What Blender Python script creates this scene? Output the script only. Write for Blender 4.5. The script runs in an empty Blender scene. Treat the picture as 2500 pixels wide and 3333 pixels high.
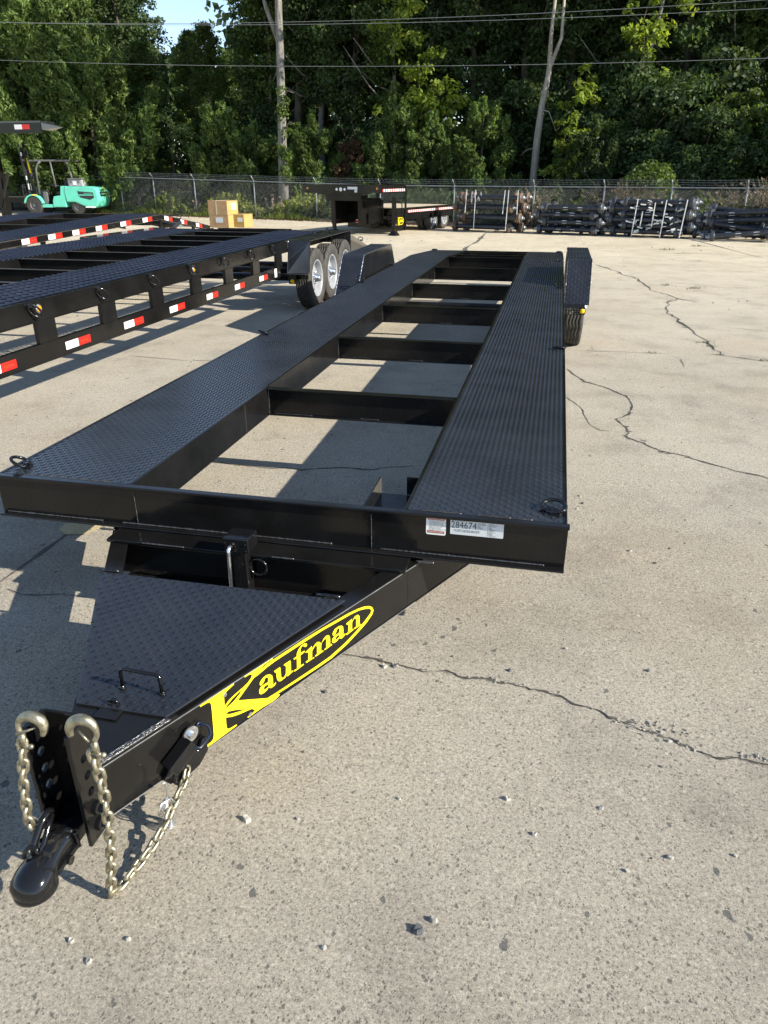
import bpy, bmesh, math, random
import numpy as np
from mathutils import Vector, Matrix
from mathutils.geometry import tessellate_polygon

S = bpy.context.scene
C = S.collection
R = math.radians
rnd = random.Random(7)
rng = np.random.default_rng(11)

# ---------------------------------------------------------------- camera, sky, sun, exposure
cam = bpy.data.cameras.new('camera'); cam_o = bpy.data.objects.new('camera', cam); C.objects.link(cam_o)
PITCH, YAW, ROLL = 0.4319672, -0.2187030, -0.0013418
fw = Vector((math.sin(YAW)*math.cos(PITCH), math.cos(YAW)*math.cos(PITCH), -math.sin(PITCH)))
r0 = Vector((math.cos(YAW), -math.sin(YAW), 0)); u0 = r0.cross(fw)
rt = r0*math.cos(ROLL) + u0*math.sin(ROLL); up = -r0*math.sin(ROLL) + u0*math.cos(ROLL)
m = Matrix((rt, up, -fw)).transposed().to_4x4(); m.translation = Vector((1.96463, -2.18206, 1.64377))
cam_o.matrix_world = m
cam.sensor_fit = 'VERTICAL'; cam.sensor_height = 36; cam.lens = 2380.48/3333*36
cam.clip_start = 0.05; cam.clip_end = 2000
S.camera = cam_o

SUN_EL, SUN_STRENGTH, SKY, EXPO = 29.0, 4.8, 0.112, 1.02
ldir = Vector((-1.80, 0.34, -1.0)).normalized()          # the way the light travels
SUN_EL = math.asin(-ldir.z)
w = bpy.data.worlds.new('World'); S.world = w; w.use_nodes = True
nt = w.node_tree; nt.nodes.clear()
sky = nt.nodes.new('ShaderNodeTexSky'); sky.sky_type = 'NISHITA'; sky.sun_disc = False
sky.sun_elevation = SUN_EL; sky.sun_rotation = math.atan2(-ldir.x, -ldir.y)
sky.air_density = 1.0; sky.dust_density = 0.0; sky.ozone_density = 2.8; sky.altitude = 200
bg = nt.nodes.new('ShaderNodeBackground'); bg.inputs[1].default_value = SKY
wo = nt.nodes.new('ShaderNodeOutputWorld')
hs = nt.nodes.new('ShaderNodeHueSaturation'); hs.inputs['Saturation'].default_value = 0.88
nt.links.new(sky.outputs[0], hs.inputs['Color']); nt.links.new(hs.outputs[0], bg.inputs[0]); nt.links.new(bg.outputs[0], wo.inputs[0])
sl = bpy.data.lights.new('sun', 'SUN'); sl.energy = SUN_STRENGTH; sl.angle = R(0.5); sl.color = (1.0, 0.93, 0.80)
so = bpy.data.objects.new('sun', sl); C.objects.link(so)
so.rotation_euler = ldir.to_track_quat('-Z', 'Y').to_euler(); so.location = (20, -5, 20)
vs = S.view_settings; vs.view_transform = 'Standard'; vs.look = 'None'; vs.exposure = EXPO; vs.gamma = 1; vs.use_curve_mapping = False
S.cycles.max_bounces = 6; S.cycles.diffuse_bounces = 3; S.cycles.transparent_max_bounces = 8; S.cycles.use_denoising = True

def gz(y):                                                # the yard rises gently towards the camera
    d = 6.0 - y
    return 0.21/7.2*(d if d > 1 else (0 if d < -1 else (d+1)**2/4))

# ---------------------------------------------------------------- mesh helpers
class MB:
    def __init__(s): s.v = []; s.f = []; s.smooth = False; s.uv = None
    def add(s, vs_, fs):
        b = len(s.v); s.v.extend([tuple(p) for p in vs_]); s.f.extend([tuple(i+b for i in f) for f in fs]); return s
    def box(s, x0, x1, y0, y1, z0, z1):
        return s.add([(x0,y0,z0),(x1,y0,z0),(x1,y1,z0),(x0,y1,z0),(x0,y0,z1),(x1,y0,z1),(x1,y1,z1),(x0,y1,z1)],
              [(0,3,2,1),(4,5,6,7),(0,1,5,4),(1,2,6,5),(2,3,7,6),(3,0,4,7)])
    def obox(s, c, ax, ay, az, hx, hy, hz):               # oriented box
        c = Vector(c); ax, ay, az = Vector(ax).normalized()*hx, Vector(ay).normalized()*hy, Vector(az).normalized()*hz
        vs_ = [c + sx*ax + sy*ay + sz*az for sz in (-1,1) for sx, sy in ((-1,-1),(1,-1),(1,1),(-1,1))]
        return s.add(vs_, [(0,3,2,1),(4,5,6,7),(0,1,5,4),(1,2,6,5),(2,3,7,6),(3,0,4,7)])
    def bar(s, a, b, w_, h, upv=(0,0,1)):                 # rectangular bar from a to b
        a, b = Vector(a), Vector(b); d = (b-a); L = d.length; d.normalize()
        u = Vector(upv); sd = d.cross(u)
        if sd.length < 1e-4: sd = Vector((1,0,0))
        sd.normalize(); u = sd.cross(d)
        return s.obox((a+b)/2, sd, d, u, w_/2, L/2, h/2)
    def prism(s, poly, o, ax, ay, n):                     # polygon in the ax/ay plane at o, pushed along n
        o, ax, ay, n = Vector(o), Vector(ax), Vector(ay), Vector(n); k = len(poly)
        vs_ = [o + ax*a + ay*b for a, b in poly]; vs_ += [p + n for p in vs_]
        fs = [tuple(range(k-1, -1, -1)), tuple(range(k, 2*k))] + [(i, (i+1) % k, (i+1) % k + k, i+k) for i in range(k)]
        return s.add(vs_, fs)
    def tube(s, path, r, n=8, closed=False, caps=True):
        P = [Vector(p) for p in path]; N = len(P); rr = r if hasattr(r, '__len__') else [r]*N
        T = []
        for i in range(N):
            if closed: t = P[(i+1) % N] - P[i-1]
            else: t = P[min(i+1, N-1)] - P[max(i-1, 0)]
            T.append(t.normalized())
        u = T[0].orthogonal().normalized(); vs_ = []; 
        for i in range(N):
            u = (u - T[i]*u.dot(T[i]))
            u = u.normalized() if u.length > 1e-6 else T[i].orthogonal().normalized()
            w_ = T[i].cross(u)
            vs_ += [P[i] + (u*math.cos(a) + w_*math.sin(a))*rr[i] for a in (2*math.pi*k/n for k in range(n))]
        fs = []
        for i in range(N if closed else N-1):
            j = (i+1) % N
            fs += [(i*n+k, i*n+(k+1) % n, j*n+(k+1) % n, j*n+k) for k in range(n)]
        if caps and not closed: fs += [tuple(range(n-1, -1, -1)), tuple((N-1)*n+k for k in range(n))]
        return s.add(vs_, fs)
    def lathe(s, prof, c, axis, n=24, caps=False):        # prof: (radius, along)
        c, ax = Vector(c), Vector(axis).normalized(); u = ax.orthogonal().normalized(); w_ = ax.cross(u)
        vs_ = [c + ax*h + (u*math.cos(a) + w_*math.sin(a))*r for r, h in prof for a in (2*math.pi*k/n for k in range(n))]
        m_ = len(prof)
        fs = [(i*n+k, i*n+(k+1) % n, (i+1)*n+(k+1) % n, (i+1)*n+k) for i in range(m_-1) for k in range(n)]
        if caps: fs += [tuple(range(n-1, -1, -1)), tuple((m_-1)*n+k for k in range(n))]
        return s.add(vs_, fs)
    def ball(s, c, r, n=10, m_=6, sc=(1,1,1)):
        prof = [(math.sin(math.pi*i/m_)*1.0+1e-5, -math.cos(math.pi*i/m_)) for i in range(m_+1)]
        b = len(s.v); s.lathe(prof, (0,0,0), (0,0,1), n)
        for i in range(b, len(s.v)):
            x, y, z = s.v[i]; s.v[i] = (c[0]+x*r*sc[0], c[1]+y*r*sc[1], c[2]+z*r*sc[2])
        return s
    def build(s, name, mat, parent=None, bevel=0, smooth=False, kind=None, label=None):
        me = bpy.data.meshes.new(name); me.from_pydata(s.v, [], s.f)
        if smooth: me.polygons.foreach_set('use_smooth', [True]*len(me.polygons))
        me.materials.append(mat); me.update()
        return link(name, me, parent, bevel, kind, label, smooth)

def link(name, me, parent=None, bevel=0, kind=None, label=None, smooth=False):
    o = bpy.data.objects.new(name, me); C.objects.link(o)
    if parent: o.parent = parent
    if bevel:
        b = o.modifiers.new('bevel', 'BEVEL'); b.width = bevel; b.segments = 2; b.limit_method = 'ANGLE'; b.angle_limit = R(40)
    if kind: o['kind'] = kind
    if label: o['label'] = label
    return o

def np_mesh(name, V, F, mat, parent=None, kind=None, label=None, smooth=False):
    me = bpy.data.meshes.new(name); V = np.asarray(V, np.float32); F = np.asarray(F, np.int32)
    n, k = F.shape
    me.vertices.add(len(V)); me.vertices.foreach_set('co', V.ravel())
    me.loops.add(n*k); me.loops.foreach_set('vertex_index', F.ravel())
    me.polygons.add(n); me.polygons.foreach_set('loop_start', np.arange(0, n*k, k, dtype=np.int32))
    if smooth: me.polygons.foreach_set('use_smooth', np.ones(n, bool))
    me.materials.append(mat); me.update(calc_edges=True)
    return link(name, me, parent, 0, kind, label)

def thing(name, label, cat, loc=(0,0,0), rz=0, group=None):
    o = bpy.data.objects.new(name, None); C.objects.link(o); o.location = loc; o.rotation_euler = (0,0,rz)
    o.empty_display_size = 0.1
    return tag(o, label, cat, group)
def tag(o, label=None, cat=None, group=None, kind=None):
    if label: o['label'] = label
    if cat: o['category'] = cat
    if group: o['group'] = group
    if kind: o['kind'] = kind
    return o
def kids(o): return list(o.children)
def dup(o, parent=None, label=None, group=None):
    c = o.copy(); C.objects.link(c); c.parent = parent
    if label: c['label'] = label
    if group: c['group'] = group
    for ch in kids(o): dup(ch, c)
    return c

# ---------------------------------------------------------------- materials
def nmat(name):
    m_ = bpy.data.materials.new(name); m_.use_nodes = True; t = m_.node_tree
    return m_, t, t.nodes['Principled BSDF'], t.nodes['Material Output']
def N(t, kind, **kw):
    n = t.nodes.new('ShaderNode'+kind)
    for k, v in kw.items():
        if k in n.inputs: n.inputs[k].default_value = v
        else: setattr(n, k, v)
    return n
def ramp(t, src, stops, interp='LINEAR'):
    r = t.nodes.new('ShaderNodeValToRGB'); t.links.new(src, r.inputs[0]); r.color_ramp.interpolation = interp
    e = r.color_ramp.elements
    while len(e) < len(stops): e.new(0.5)
    for i, (p_, c_) in enumerate(stops):
        e[i].position = p_; e[i].color = (c_, c_, c_, 1) if not hasattr(c_, '__len__') else (*c_, 1)
    return r
def mixc(t, a, b, fac, mode='MIX'):
    n = t.nodes.new('ShaderNodeMix'); n.data_type = 'RGBA'; n.blend_type = mode
    for sock, val in ((n.inputs[0], fac), (n.inputs[6], a), (n.inputs[7], b)):
        if isinstance(val, bpy.types.NodeSocket): t.links.new(val, sock)
        else: sock.default_value = val if not hasattr(val, '__len__') else (*val, 1) if len(val) == 3 else val
    return n.outputs[2]
def bump(t, b, src, strength=0.3, dist=0.002, prev=None):
    n = t.nodes.new('ShaderNodeBump'); n.inputs['Strength'].default_value = strength; n.inputs['Distance'].default_value = dist
    t.links.new(src, n.inputs['Height'])
    if prev: t.links.new(prev, n.inputs['Normal'])
    if b: t.links.new(n.outputs[0], b.inputs['Normal'])
    return n.outputs[0]
def wpos(t): return N(t, 'NewGeometry').outputs['Position']
def opos(t): return N(t, 'TexCoord').outputs['Object']
def simple(name, col, rough=0.5, metal=0.0, var=0.0, scale=20, bmp=0.0, bscale=60, spec=0.5, emit=None, pos=opos):
    m_, t, b, o = nmat(name); b.inputs['Base Color'].default_value = (*col, 1); b.inputs['Roughness'].default_value = rough
    b.inputs['Metallic'].default_value = metal; b.inputs['Specular IOR Level'].default_value = spec
    if var or bmp:
        P = pos(t)
    if var:
        n = N(t, 'TexNoise', Scale=scale, Detail=6.0, Roughness=0.65); t.links.new(P, n.inputs['Vector'])
        r_ = ramp(t, n.outputs['Fac'], [(0.3, tuple(c*(1-var) for c in col)), (0.7, tuple(min(1, c*(1+var)) for c in col))])
        t.links.new(r_.outputs[0], b.inputs['Base Color'])
        rr = ramp(t, n.outputs['Fac'], [(0.3, max(0, rough-0.08)), (0.75, min(1, rough+0.12))]); t.links.new(rr.outputs[0], b.inputs['Roughness'])
    if bmp:
        n2 = N(t, 'TexNoise', Scale=bscale, Detail=4.0); t.links.new(P, n2.inputs['Vector']); bump(t, b, n2.outputs['Fac'], bmp, 0.002)
    return m_

def paint_black(name, col, rough, dust_or_far_light=0.25, spec=0.5):
    m_, t, b, o = nmat(name); P = opos(t)
    n1 = N(t, 'TexNoise', Scale=3.0, Detail=8.0, Roughness=0.7); t.links.new(P, n1.inputs['Vector'])
    n2 = N(t, 'TexNoise', Scale=140.0, Detail=3.0); t.links.new(P, n2.inputs['Vector'])
    n3 = N(t, 'TexNoise', Scale=900.0, Detail=1.0); t.links.new(P, n3.inputs['Vector'])
    c = ramp(t, n1.outputs['Fac'], [(0.35, col), (0.8, tuple(x*1.9+0.004*dust_or_far_light for x in col))])
    sp = ramp(t, n3.outputs['Fac'], [(0.72, 0.0), (0.76, 0.10*dust_or_far_light)])
    t.links.new(mixc(t, c.outputs[0], (0.35, 0.33, 0.3), sp.outputs[0]), b.inputs['Base Color'])
    rr = ramp(t, n1.outputs['Fac'], [(0.3, rough*0.8), (0.75, rough*1.5)]); t.links.new(rr.outputs[0], b.inputs['Roughness'])
    b.inputs['Specular IOR Level'].default_value = spec
    bump(t, b, n1.outputs['Fac'], 0.10, 0.02, bump(t, None, n2.outputs['Fac'], 0.07, 0.0010))
    return m_

M = {}
M['frame'] = paint_black('black_frame_paint', (0.0055, 0.0052, 0.005), 0.13, 0.8, 0.32)
M['deck'] = paint_black('black_deck_paint', (0.013, 0.014, 0.016), 0.18, 0.9, 1.0)
M['lid'] = paint_black('black_lid_paint', (0.012, 0.0135, 0.017), 0.27, 0.3, 0.6)
M['cast'] = paint_black('black_cast_gloss', (0.005, 0.005, 0.0055), 0.09)
M['grip'] = paint_black('blue_black_grip_paint', (0.010, 0.014, 0.026), 0.30)
M['weld'] = simple('weld_bead', (0.10, 0.10, 0.10), 0.20, 0.6, 0.5, 300, 0.6, 400)
M['edge'] = simple('worn_steel_edge', (0.12, 0.105, 0.085), 0.35, 0.6, 0.5, 60)
M['zinc'] = simple('yellow_zinc', (0.34, 0.31, 0.225), 0.42, 0.85, 0.45, 60, 0.3, 300)
M['chrome'] = simple('bright_zinc', (0.70, 0.71, 0.73), 0.22, 0.95, 0.2, 60)
M['rubber'] = simple('tyre_rubber', (0.045, 0.041, 0.037), 0.75, 0, 0.45, 14, 0.3, 200)
M['rim'] = simple('white_rim', (0.28, 0.29, 0.31), 0.35, 0.1, 0.12, 12)
M['yellow'] = simple('yellow_vinyl', (0.88, 0.68, 0.015), 0.35)
M['white'] = simple('white_film', (0.80, 0.80, 0.79), 0.35)
M['tape_w'] = simple('white_reflective_tape', (0.78, 0.77, 0.76), 0.3, 0.0, 0.06, 90)
M['tape_r'] = simple('red_reflective_tape', (0.62, 0.018, 0.012), 0.3, 0.0, 0.10, 90)
M['label_w'] = simple('pale_label', (0.60, 0.63, 0.66), 0.35, 0.0, 0.05, 90)
M['ink'] = simple('black_ink', (0.02, 0.02, 0.025), 0.5)
M['rust_red'] = simple('brown_red_print', (0.36, 0.06, 0.02), 0.5)
M['amber'] = simple('amber_lens', (0.60, 0.24, 0.01), 0.2)
M['amber_y'] = simple('yellow_lens', (0.95, 0.62, 0.01), 0.15)
M['blue_wire'] = simple('blue_wire', (0.008, 0.018, 0.045), 0.3)
M['steel'] = simple('galvanised_steel', (0.36, 0.37, 0.38), 0.45, 0.7, 0.25, 30)
M['galv'] = simple('weathered_galvanised', (0.32, 0.33, 0.33), 0.55, 0.5, 0.25, 8)
M['rusty'] = simple('rusty_drum', (0.13, 0.085, 0.055), 0.6, 0.2, 0.5, 20, 0.4, 90)
M['drum'] = simple('dark_drum', (0.060, 0.062, 0.068), 0.4, 0.3, 0.5, 30)
M['axle'] = simple('dark_axle_paint', (0.026, 0.029, 0.036), 0.30, 0.1, 0.5, 14)
M['strap'] = simple('white_strap', (0.68, 0.68, 0.66), 0.55)
M['carton'] = simple('cardboard', (0.42, 0.26, 0.13), 0.8, 0, 0.15, 9)
M['carton_tape'] = simple('carton_tape', (0.55, 0.50, 0.38), 0.4)
M['carton_y'] = simple('ochre_cardboard', (0.40, 0.27, 0.09), 0.75, 0, 0.15, 9)
M['mint'] = simple('mint_green_paint', (0.13, 0.60, 0.44), 0.34, 0, 0.05, 5)
M['mintdk'] = simple('mint_green_side_paint', (0.10, 0.60, 0.44), 0.36, 0, 0.05, 5)
M['fl_black'] = simple('forklift_black', (0.022, 0.022, 0.024), 0.4, 0, 0.3, 12)
M['fl_grey'] = simple('forklift_grey', (0.12, 0.12, 0.12), 0.5, 0, 0.2, 12)
M['wood'] = simple('pale_deck_boards', (0.48, 0.40, 0.29), 0.75, 0, 0.3, 8)
M['toolbox'] = simple('grey_toolbox', (0.40, 0.41, 0.43), 0.4, 0.3, 0.2, 12)
M['wire'] = simple('power_line_metal', (0.24, 0.25, 0.25), 0.5, 0.4)
M['wood_pole'] = simple('utility_pole_wood', (0.12, 0.09, 0.065), 0.85, 0, 0.3, 12, 0.5, 30)

def bark(name, a, b_, sc=6):
    m_, t, b, o = nmat(name); P = opos(t); mp = N(t, 'Mapping'); mp.inputs['Scale'].default_value = (1, 1, 0.22); t.links.new(P, mp.inputs[0])
    n = N(t, 'TexNoise', Scale=sc, Detail=8.0, Roughness=0.7); t.links.new(mp.outputs[0], n.inputs['Vector'])
    r_ = ramp(t, n.outputs['Fac'], [(0.32, a), (0.68, b_)]); t.links.new(r_.outputs[0], b.inputs['Base Color']); b.inputs['Roughness'].default_value = 0.9
    bump(t, b, n.outputs['Fac'], 0.8, 0.03); return m_
M['bark_grey'] = bark('grey_bark', (0.07, 0.066, 0.058), (0.27, 0.255, 0.23), 9)
M['bark_dark'] = bark('dark_bark', (0.035, 0.028, 0.020), (0.12, 0.10, 0.075))
M['bark_pale'] = bark('pale_bark', (0.18, 0.16, 0.13), (0.42, 0.38, 0.32), 9)

def leafmat(name, dark, light, tr=0.35, rough=0.55):
    m_, t, b, o = nmat(name); g = N(t, 'NewGeometry')
    P = opos(t); n = N(t, 'TexNoise', Scale=0.55, Detail=3.0); t.links.new(P, n.inputs['Vector'])
    mid = tuple((x+y)/2 for x, y in zip(dark, light))
    r_ = ramp(t, g.outputs['Random Per Island'], [(0.0, dark), (0.55, mid), (1.0, light)])
    r2 = ramp(t, n.outputs['Fac'], [(0.35, 0.62), (0.65, 1.25)])
    col = mixc(t, r_.outputs[0], r2.outputs[0], 1.0, 'MULTIPLY')
    t.links.new(col, b.inputs['Base Color']); b.inputs['Roughness'].default_value = rough; b.inputs['Specular IOR Level'].default_value = 0.3
    tl = N(t, 'BsdfTranslucent'); col2 = mixc(t, col, (1.25, 1.3, 0.5), 1.0, 'MULTIPLY'); t.links.new(col2, tl.inputs[0])
    mx = N(t, 'MixShader'); mx.inputs[0].default_value = tr
    t.links.new(b.outputs[0], mx.inputs[1]); t.links.new(tl.outputs[0], mx.inputs[2]); t.links.new(mx.outputs[0], o.inputs[0]); return m_
M['leaf_cedar'] = leafmat('cedar_foliage', (0.060, 0.112, 0.030), (0.210, 0.285, 0.080), 0.42)
M['leaf_dark'] = leafmat('dark_leaves', (0.042, 0.075, 0.028), (0.100, 0.150, 0.052), 0.42)
M['leaf_mid'] = leafmat('green_leaves', (0.055, 0.095, 0.024), (0.160, 0.220, 0.055), 0.45)
M['leaf_sunlit'] = leafmat('sun_tinted_leaves', (0.130, 0.190, 0.025), (0.32, 0.38, 0.07), 0.5)  # lighter than the other leaves: direct sunlight put into the colour
M['leaf_pine'] = leafmat('pine_needles', (0.035, 0.062, 0.018), (0.090, 0.130, 0.034), 0.3)
M['leaf_brown'] = leafmat('dead_brown_foliage', (0.05, 0.028, 0.014), (0.16, 0.09, 0.045), 0.2)
M['leaf_weed'] = leafmat('weed_leaves', (0.120, 0.160, 0.030), (0.34, 0.36, 0.10), 0.45)
M['twig_dry'] = leafmat('dry_twigs', (0.10, 0.075, 0.05), (0.30, 0.24, 0.17), 0.1)
M['grass_crack'] = leafmat('crack_grass', (0.04, 0.07, 0.015), (0.12, 0.18, 0.04), 0.3)

# concrete yard: cream-grey cement with exposed chips, stains and fine relief
def concrete():
    m_, t, b, o = nmat('yard_concrete'); P = wpos(t)
    def no(sc, d=4.0, r=0.6, off=(0,0,0)):
        n = N(t, 'TexNoise', Scale=sc, Detail=d, Roughness=r)
        mp = N(t, 'Mapping'); mp.inputs['Location'].default_value = off; t.links.new(P, mp.inputs[0]); t.links.new(mp.outputs[0], n.inputs['Vector']); return n.outputs['Fac']
    big = no(0.35, 6.0, 0.6); mid = no(2.2, 8.0, 0.65, (5,3,0)); fine = no(115, 7.0, 0.95); grain = no(420, 3.0, 0.7, (2,9,0))
    base = ramp(t, big, [(0.3, (0.375, 0.345, 0.295)), (0.72, (0.475, 0.440, 0.380))]).outputs[0]
    stain = ramp(t, mid, [(0.30, 0.76), (0.48, 1.0), (0.72, 1.10)]).outputs[0]
    base = mixc(t, base, stain, 1.0, 'MULTIPLY')
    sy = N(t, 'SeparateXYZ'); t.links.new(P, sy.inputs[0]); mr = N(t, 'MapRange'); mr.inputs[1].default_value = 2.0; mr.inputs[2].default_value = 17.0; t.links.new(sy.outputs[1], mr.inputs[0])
    dust_or_far_light = ramp(t, mr.outputs[0], [(0.0, (1.02, 1.00, 0.95)), (0.45, (1.10, 1.06, 0.97)), (1.0, (1.34, 1.27, 1.10))]).outputs[0]   # grazing-view brightness painted in: paler, warmer colour towards the back of the yard
    base = mixc(t, base, dust_or_far_light, 1.0, 'MULTIPLY')
    warm = ramp(t, no(0.9, 5.0, 0.6, (9,1,0)), [(0.5, 0.0), (0.75, 0.45)]).outputs[0]
    base = mixc(t, base, (0.42, 0.34, 0.23), warm)
    sp = ramp(t, fine, [(0.38, 0.28), (0.47, 0.90), (0.54, 1.10), (0.64, 1.75)]).outputs[0]
    base = mixc(t, base, sp, 1.0, 'MULTIPLY')
    gsp = ramp(t, grain, [(0.34, 0.62), (0.52, 1.0), (0.70, 1.25)]).outputs[0]
    base = mixc(t, base, gsp, 0.8, 'MULTIPLY')
    hs = None
    for sc, thr, col, off in ((210, 0.66, (0.11, 0.095, 0.08), (0,0,0)), (120, 0.84, (0.11, 0.10, 0.09), (3,7,0)), (42, 0.985, (0.08, 0.085, 0.09), (8,2,0)), (75, 0.988, (0.60, 0.56, 0.50), (4,4,0))):
        mp = N(t, 'Mapping'); mp.inputs['Location'].default_value = off; mp.inputs['Rotation'].default_value = (0,0,0.6); mp.inputs['Scale'].default_value = (1, 0.72, 1)
        dn = N(t, 'TexNoise', Scale=sc*1.1, Detail=2.0); t.links.new(P, dn.inputs['Vector'])
        ad = N(t, 'VectorMath', operation='MULTIPLY_ADD'); t.links.new(dn.outputs['Color'], ad.inputs[0]); ad.inputs[1].default_value = (0.9/sc,)*3; t.links.new(P, ad.inputs[2])
        t.links.new(ad.outputs[0], mp.inputs[0])
        v = N(t, 'TexVoronoi', Scale=sc, feature='F1'); t.links.new(mp.outputs[0], v.inputs['Vector'])
        sep = N(t, 'SeparateColor'); t.links.new(v.outputs['Color'], sep.inputs[0])
        g1 = N(t, 'Math', operation='GREATER_THAN'); t.links.new(sep.outputs[0], g1.inputs[0]); g1.inputs[1].default_value = thr
        mul = N(t, 'Math', operation='MULTIPLY'); t.links.new(sep.outputs[1], mul.inputs[0]); mul.inputs[1].default_value = 0.50
        l1 = N(t, 'Math', operation='LESS_THAN'); t.links.new(v.outputs['Distance'], l1.inputs[0]); t.links.new(mul.outputs[0], l1.inputs[1])
        mk = N(t, 'Math', operation='MULTIPLY'); t.links.new(g1.outputs[0], mk.inputs[0]); t.links.new(l1.outputs[0], mk.inputs[1])
        fa = N(t, 'Math', operation='MULTIPLY'); t.links.new(mk.outputs[0], fa.inputs[0]); fa.inputs[1].default_value = 0.74
        base = mixc(t, base, col, fa.outputs[0]); hs = mk.outputs[0] if hs is None else hs
    t.links.new(base, b.inputs['Base Color']); b.inputs['Roughness'].default_value = 0.88; b.inputs['Specular IOR Level'].default_value = 0.25
    b1 = bump(t, None, fine, 0.9, 0.007); b2 = bump(t, None, no(60, 5.0, 0.8, (1,1,0)), 0.6, 0.008, b1); bump(t, b, grain, 0.4, 0.003, b2)
    return m_
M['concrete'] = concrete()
M['crack'] = simple('crack_dirt', (0.050, 0.043, 0.033), 0.95, 0, 0.5, 40, pos=wpos)
M['joint'] = simple('joint_filler', (0.10, 0.092, 0.078), 0.9, 0, 0.4, 30, pos=wpos)
M['crumb'] = simple('broken_concrete', (0.30, 0.275, 0.235), 0.9, 0, 0.5, 60, pos=wpos)
M['stone'] = simple('grey_stone', (0.34, 0.32, 0.28), 0.85, 0, 0.4, 60, 0.5, 200)
M['stone_dark'] = simple('dark_stone', (0.075, 0.08, 0.085), 0.8, 0, 0.4, 60, 0.5, 200)
M['dirt'] = simple('leaf_litter_soil', (0.085, 0.065, 0.042), 0.95, 0, 0.6, 3, 0.8, 12, pos=wpos)
M['yellowmark'] = simple('faded_yellow_paint', (0.45, 0.37, 0.20), 0.85, 0, 0.25, 60, pos=wpos)
# ---------------------------------------------------------------- ground
def ground():
    xs = np.concatenate([[-400,-120,-60,-40], np.linspace(-30, 30, 61), [40,60,120,400]])
    ys = np.concatenate([[-60,-20,-8,-5], np.linspace(-4, 8, 121), np.linspace(9, 60, 18), [100,200,500,900]])
    V = [(x, y, gz(max(y, -8))) for y in ys for x in xs]; nx = len(xs)
    F = [(j*nx+i, j*nx+i+1, (j+1)*nx+i+1, (j+1)*nx+i) for j in range(len(ys)-1) for i in range(nx-1)]
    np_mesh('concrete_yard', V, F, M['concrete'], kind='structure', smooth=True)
ground()
def fence_y(x): return 25.15 - 0.355*x
def soil():
    V = []; F = []; xs = np.linspace(-90, 70, 161)
    for i, x in enumerate(xs):
        e = fence_y(x) - 0.55 + 0.35*math.sin(x*1.3) + 0.25*math.sin(x*3.1+1) + rnd.uniform(-.12,.12)
        V += [(x, e, 0.004), (x, e+0.5, 0.05+rnd.uniform(0,.05)), (x, e+3, 0.12+rnd.uniform(0,.12)), (x, e+12, 0.25), (x, e+60, 0.4), (x, e+400, 0.5)]
    for i in range(len(xs)-1):
        for k in range(5): F.append((i*6+k, (i+1)*6+k, (i+1)*6+k+1, i*6+k+1))
    np_mesh('woodland_soil', V, F, M['dirt'], kind='structure', smooth=True)
soil()

def ribbon(pts, wid, jit, lift=0.003, step=0.035, taper=True):
    out = []; P = [Vector((x, y, 0)) for x, y in pts]; L = []
    for a, b in zip(P[:-1], P[1:]):
        n = max(1, int((b-a).length/step)); L += [a.lerp(b, i/n) for i in range(n)]
    L.append(P[-1]); mb = MB(); n = len(L); off = 0; wv = 1
    for i, p in enumerate(L):
        d = (L[min(i+1, n-1)] - L[max(i-1, 0)]).normalized(); s = Vector((-d.y, d.x, 0))
        off = off*0.75 + rnd.choice((.3, .3, .6, 1.0, 1.6))*rnd.uniform(-jit, jit); c = p + s*off
        wv = .6*wv + .4*rnd.choice((.25, .5, .9, 1.2, 4.2)); w_ = wid*wv*rnd.uniform(0.5, 1.4)*(min(1, i/4+.15, (n-1-i)/4+.15) if taper else 1)
        for q in (c - s*w_, c + s*w_): mb.v.append((q.x, q.y, gz(q.y) + lift))
        if i: k = 2*i; mb.f.append((k-2, k-1, k+1, k))
    return mb, L
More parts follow.
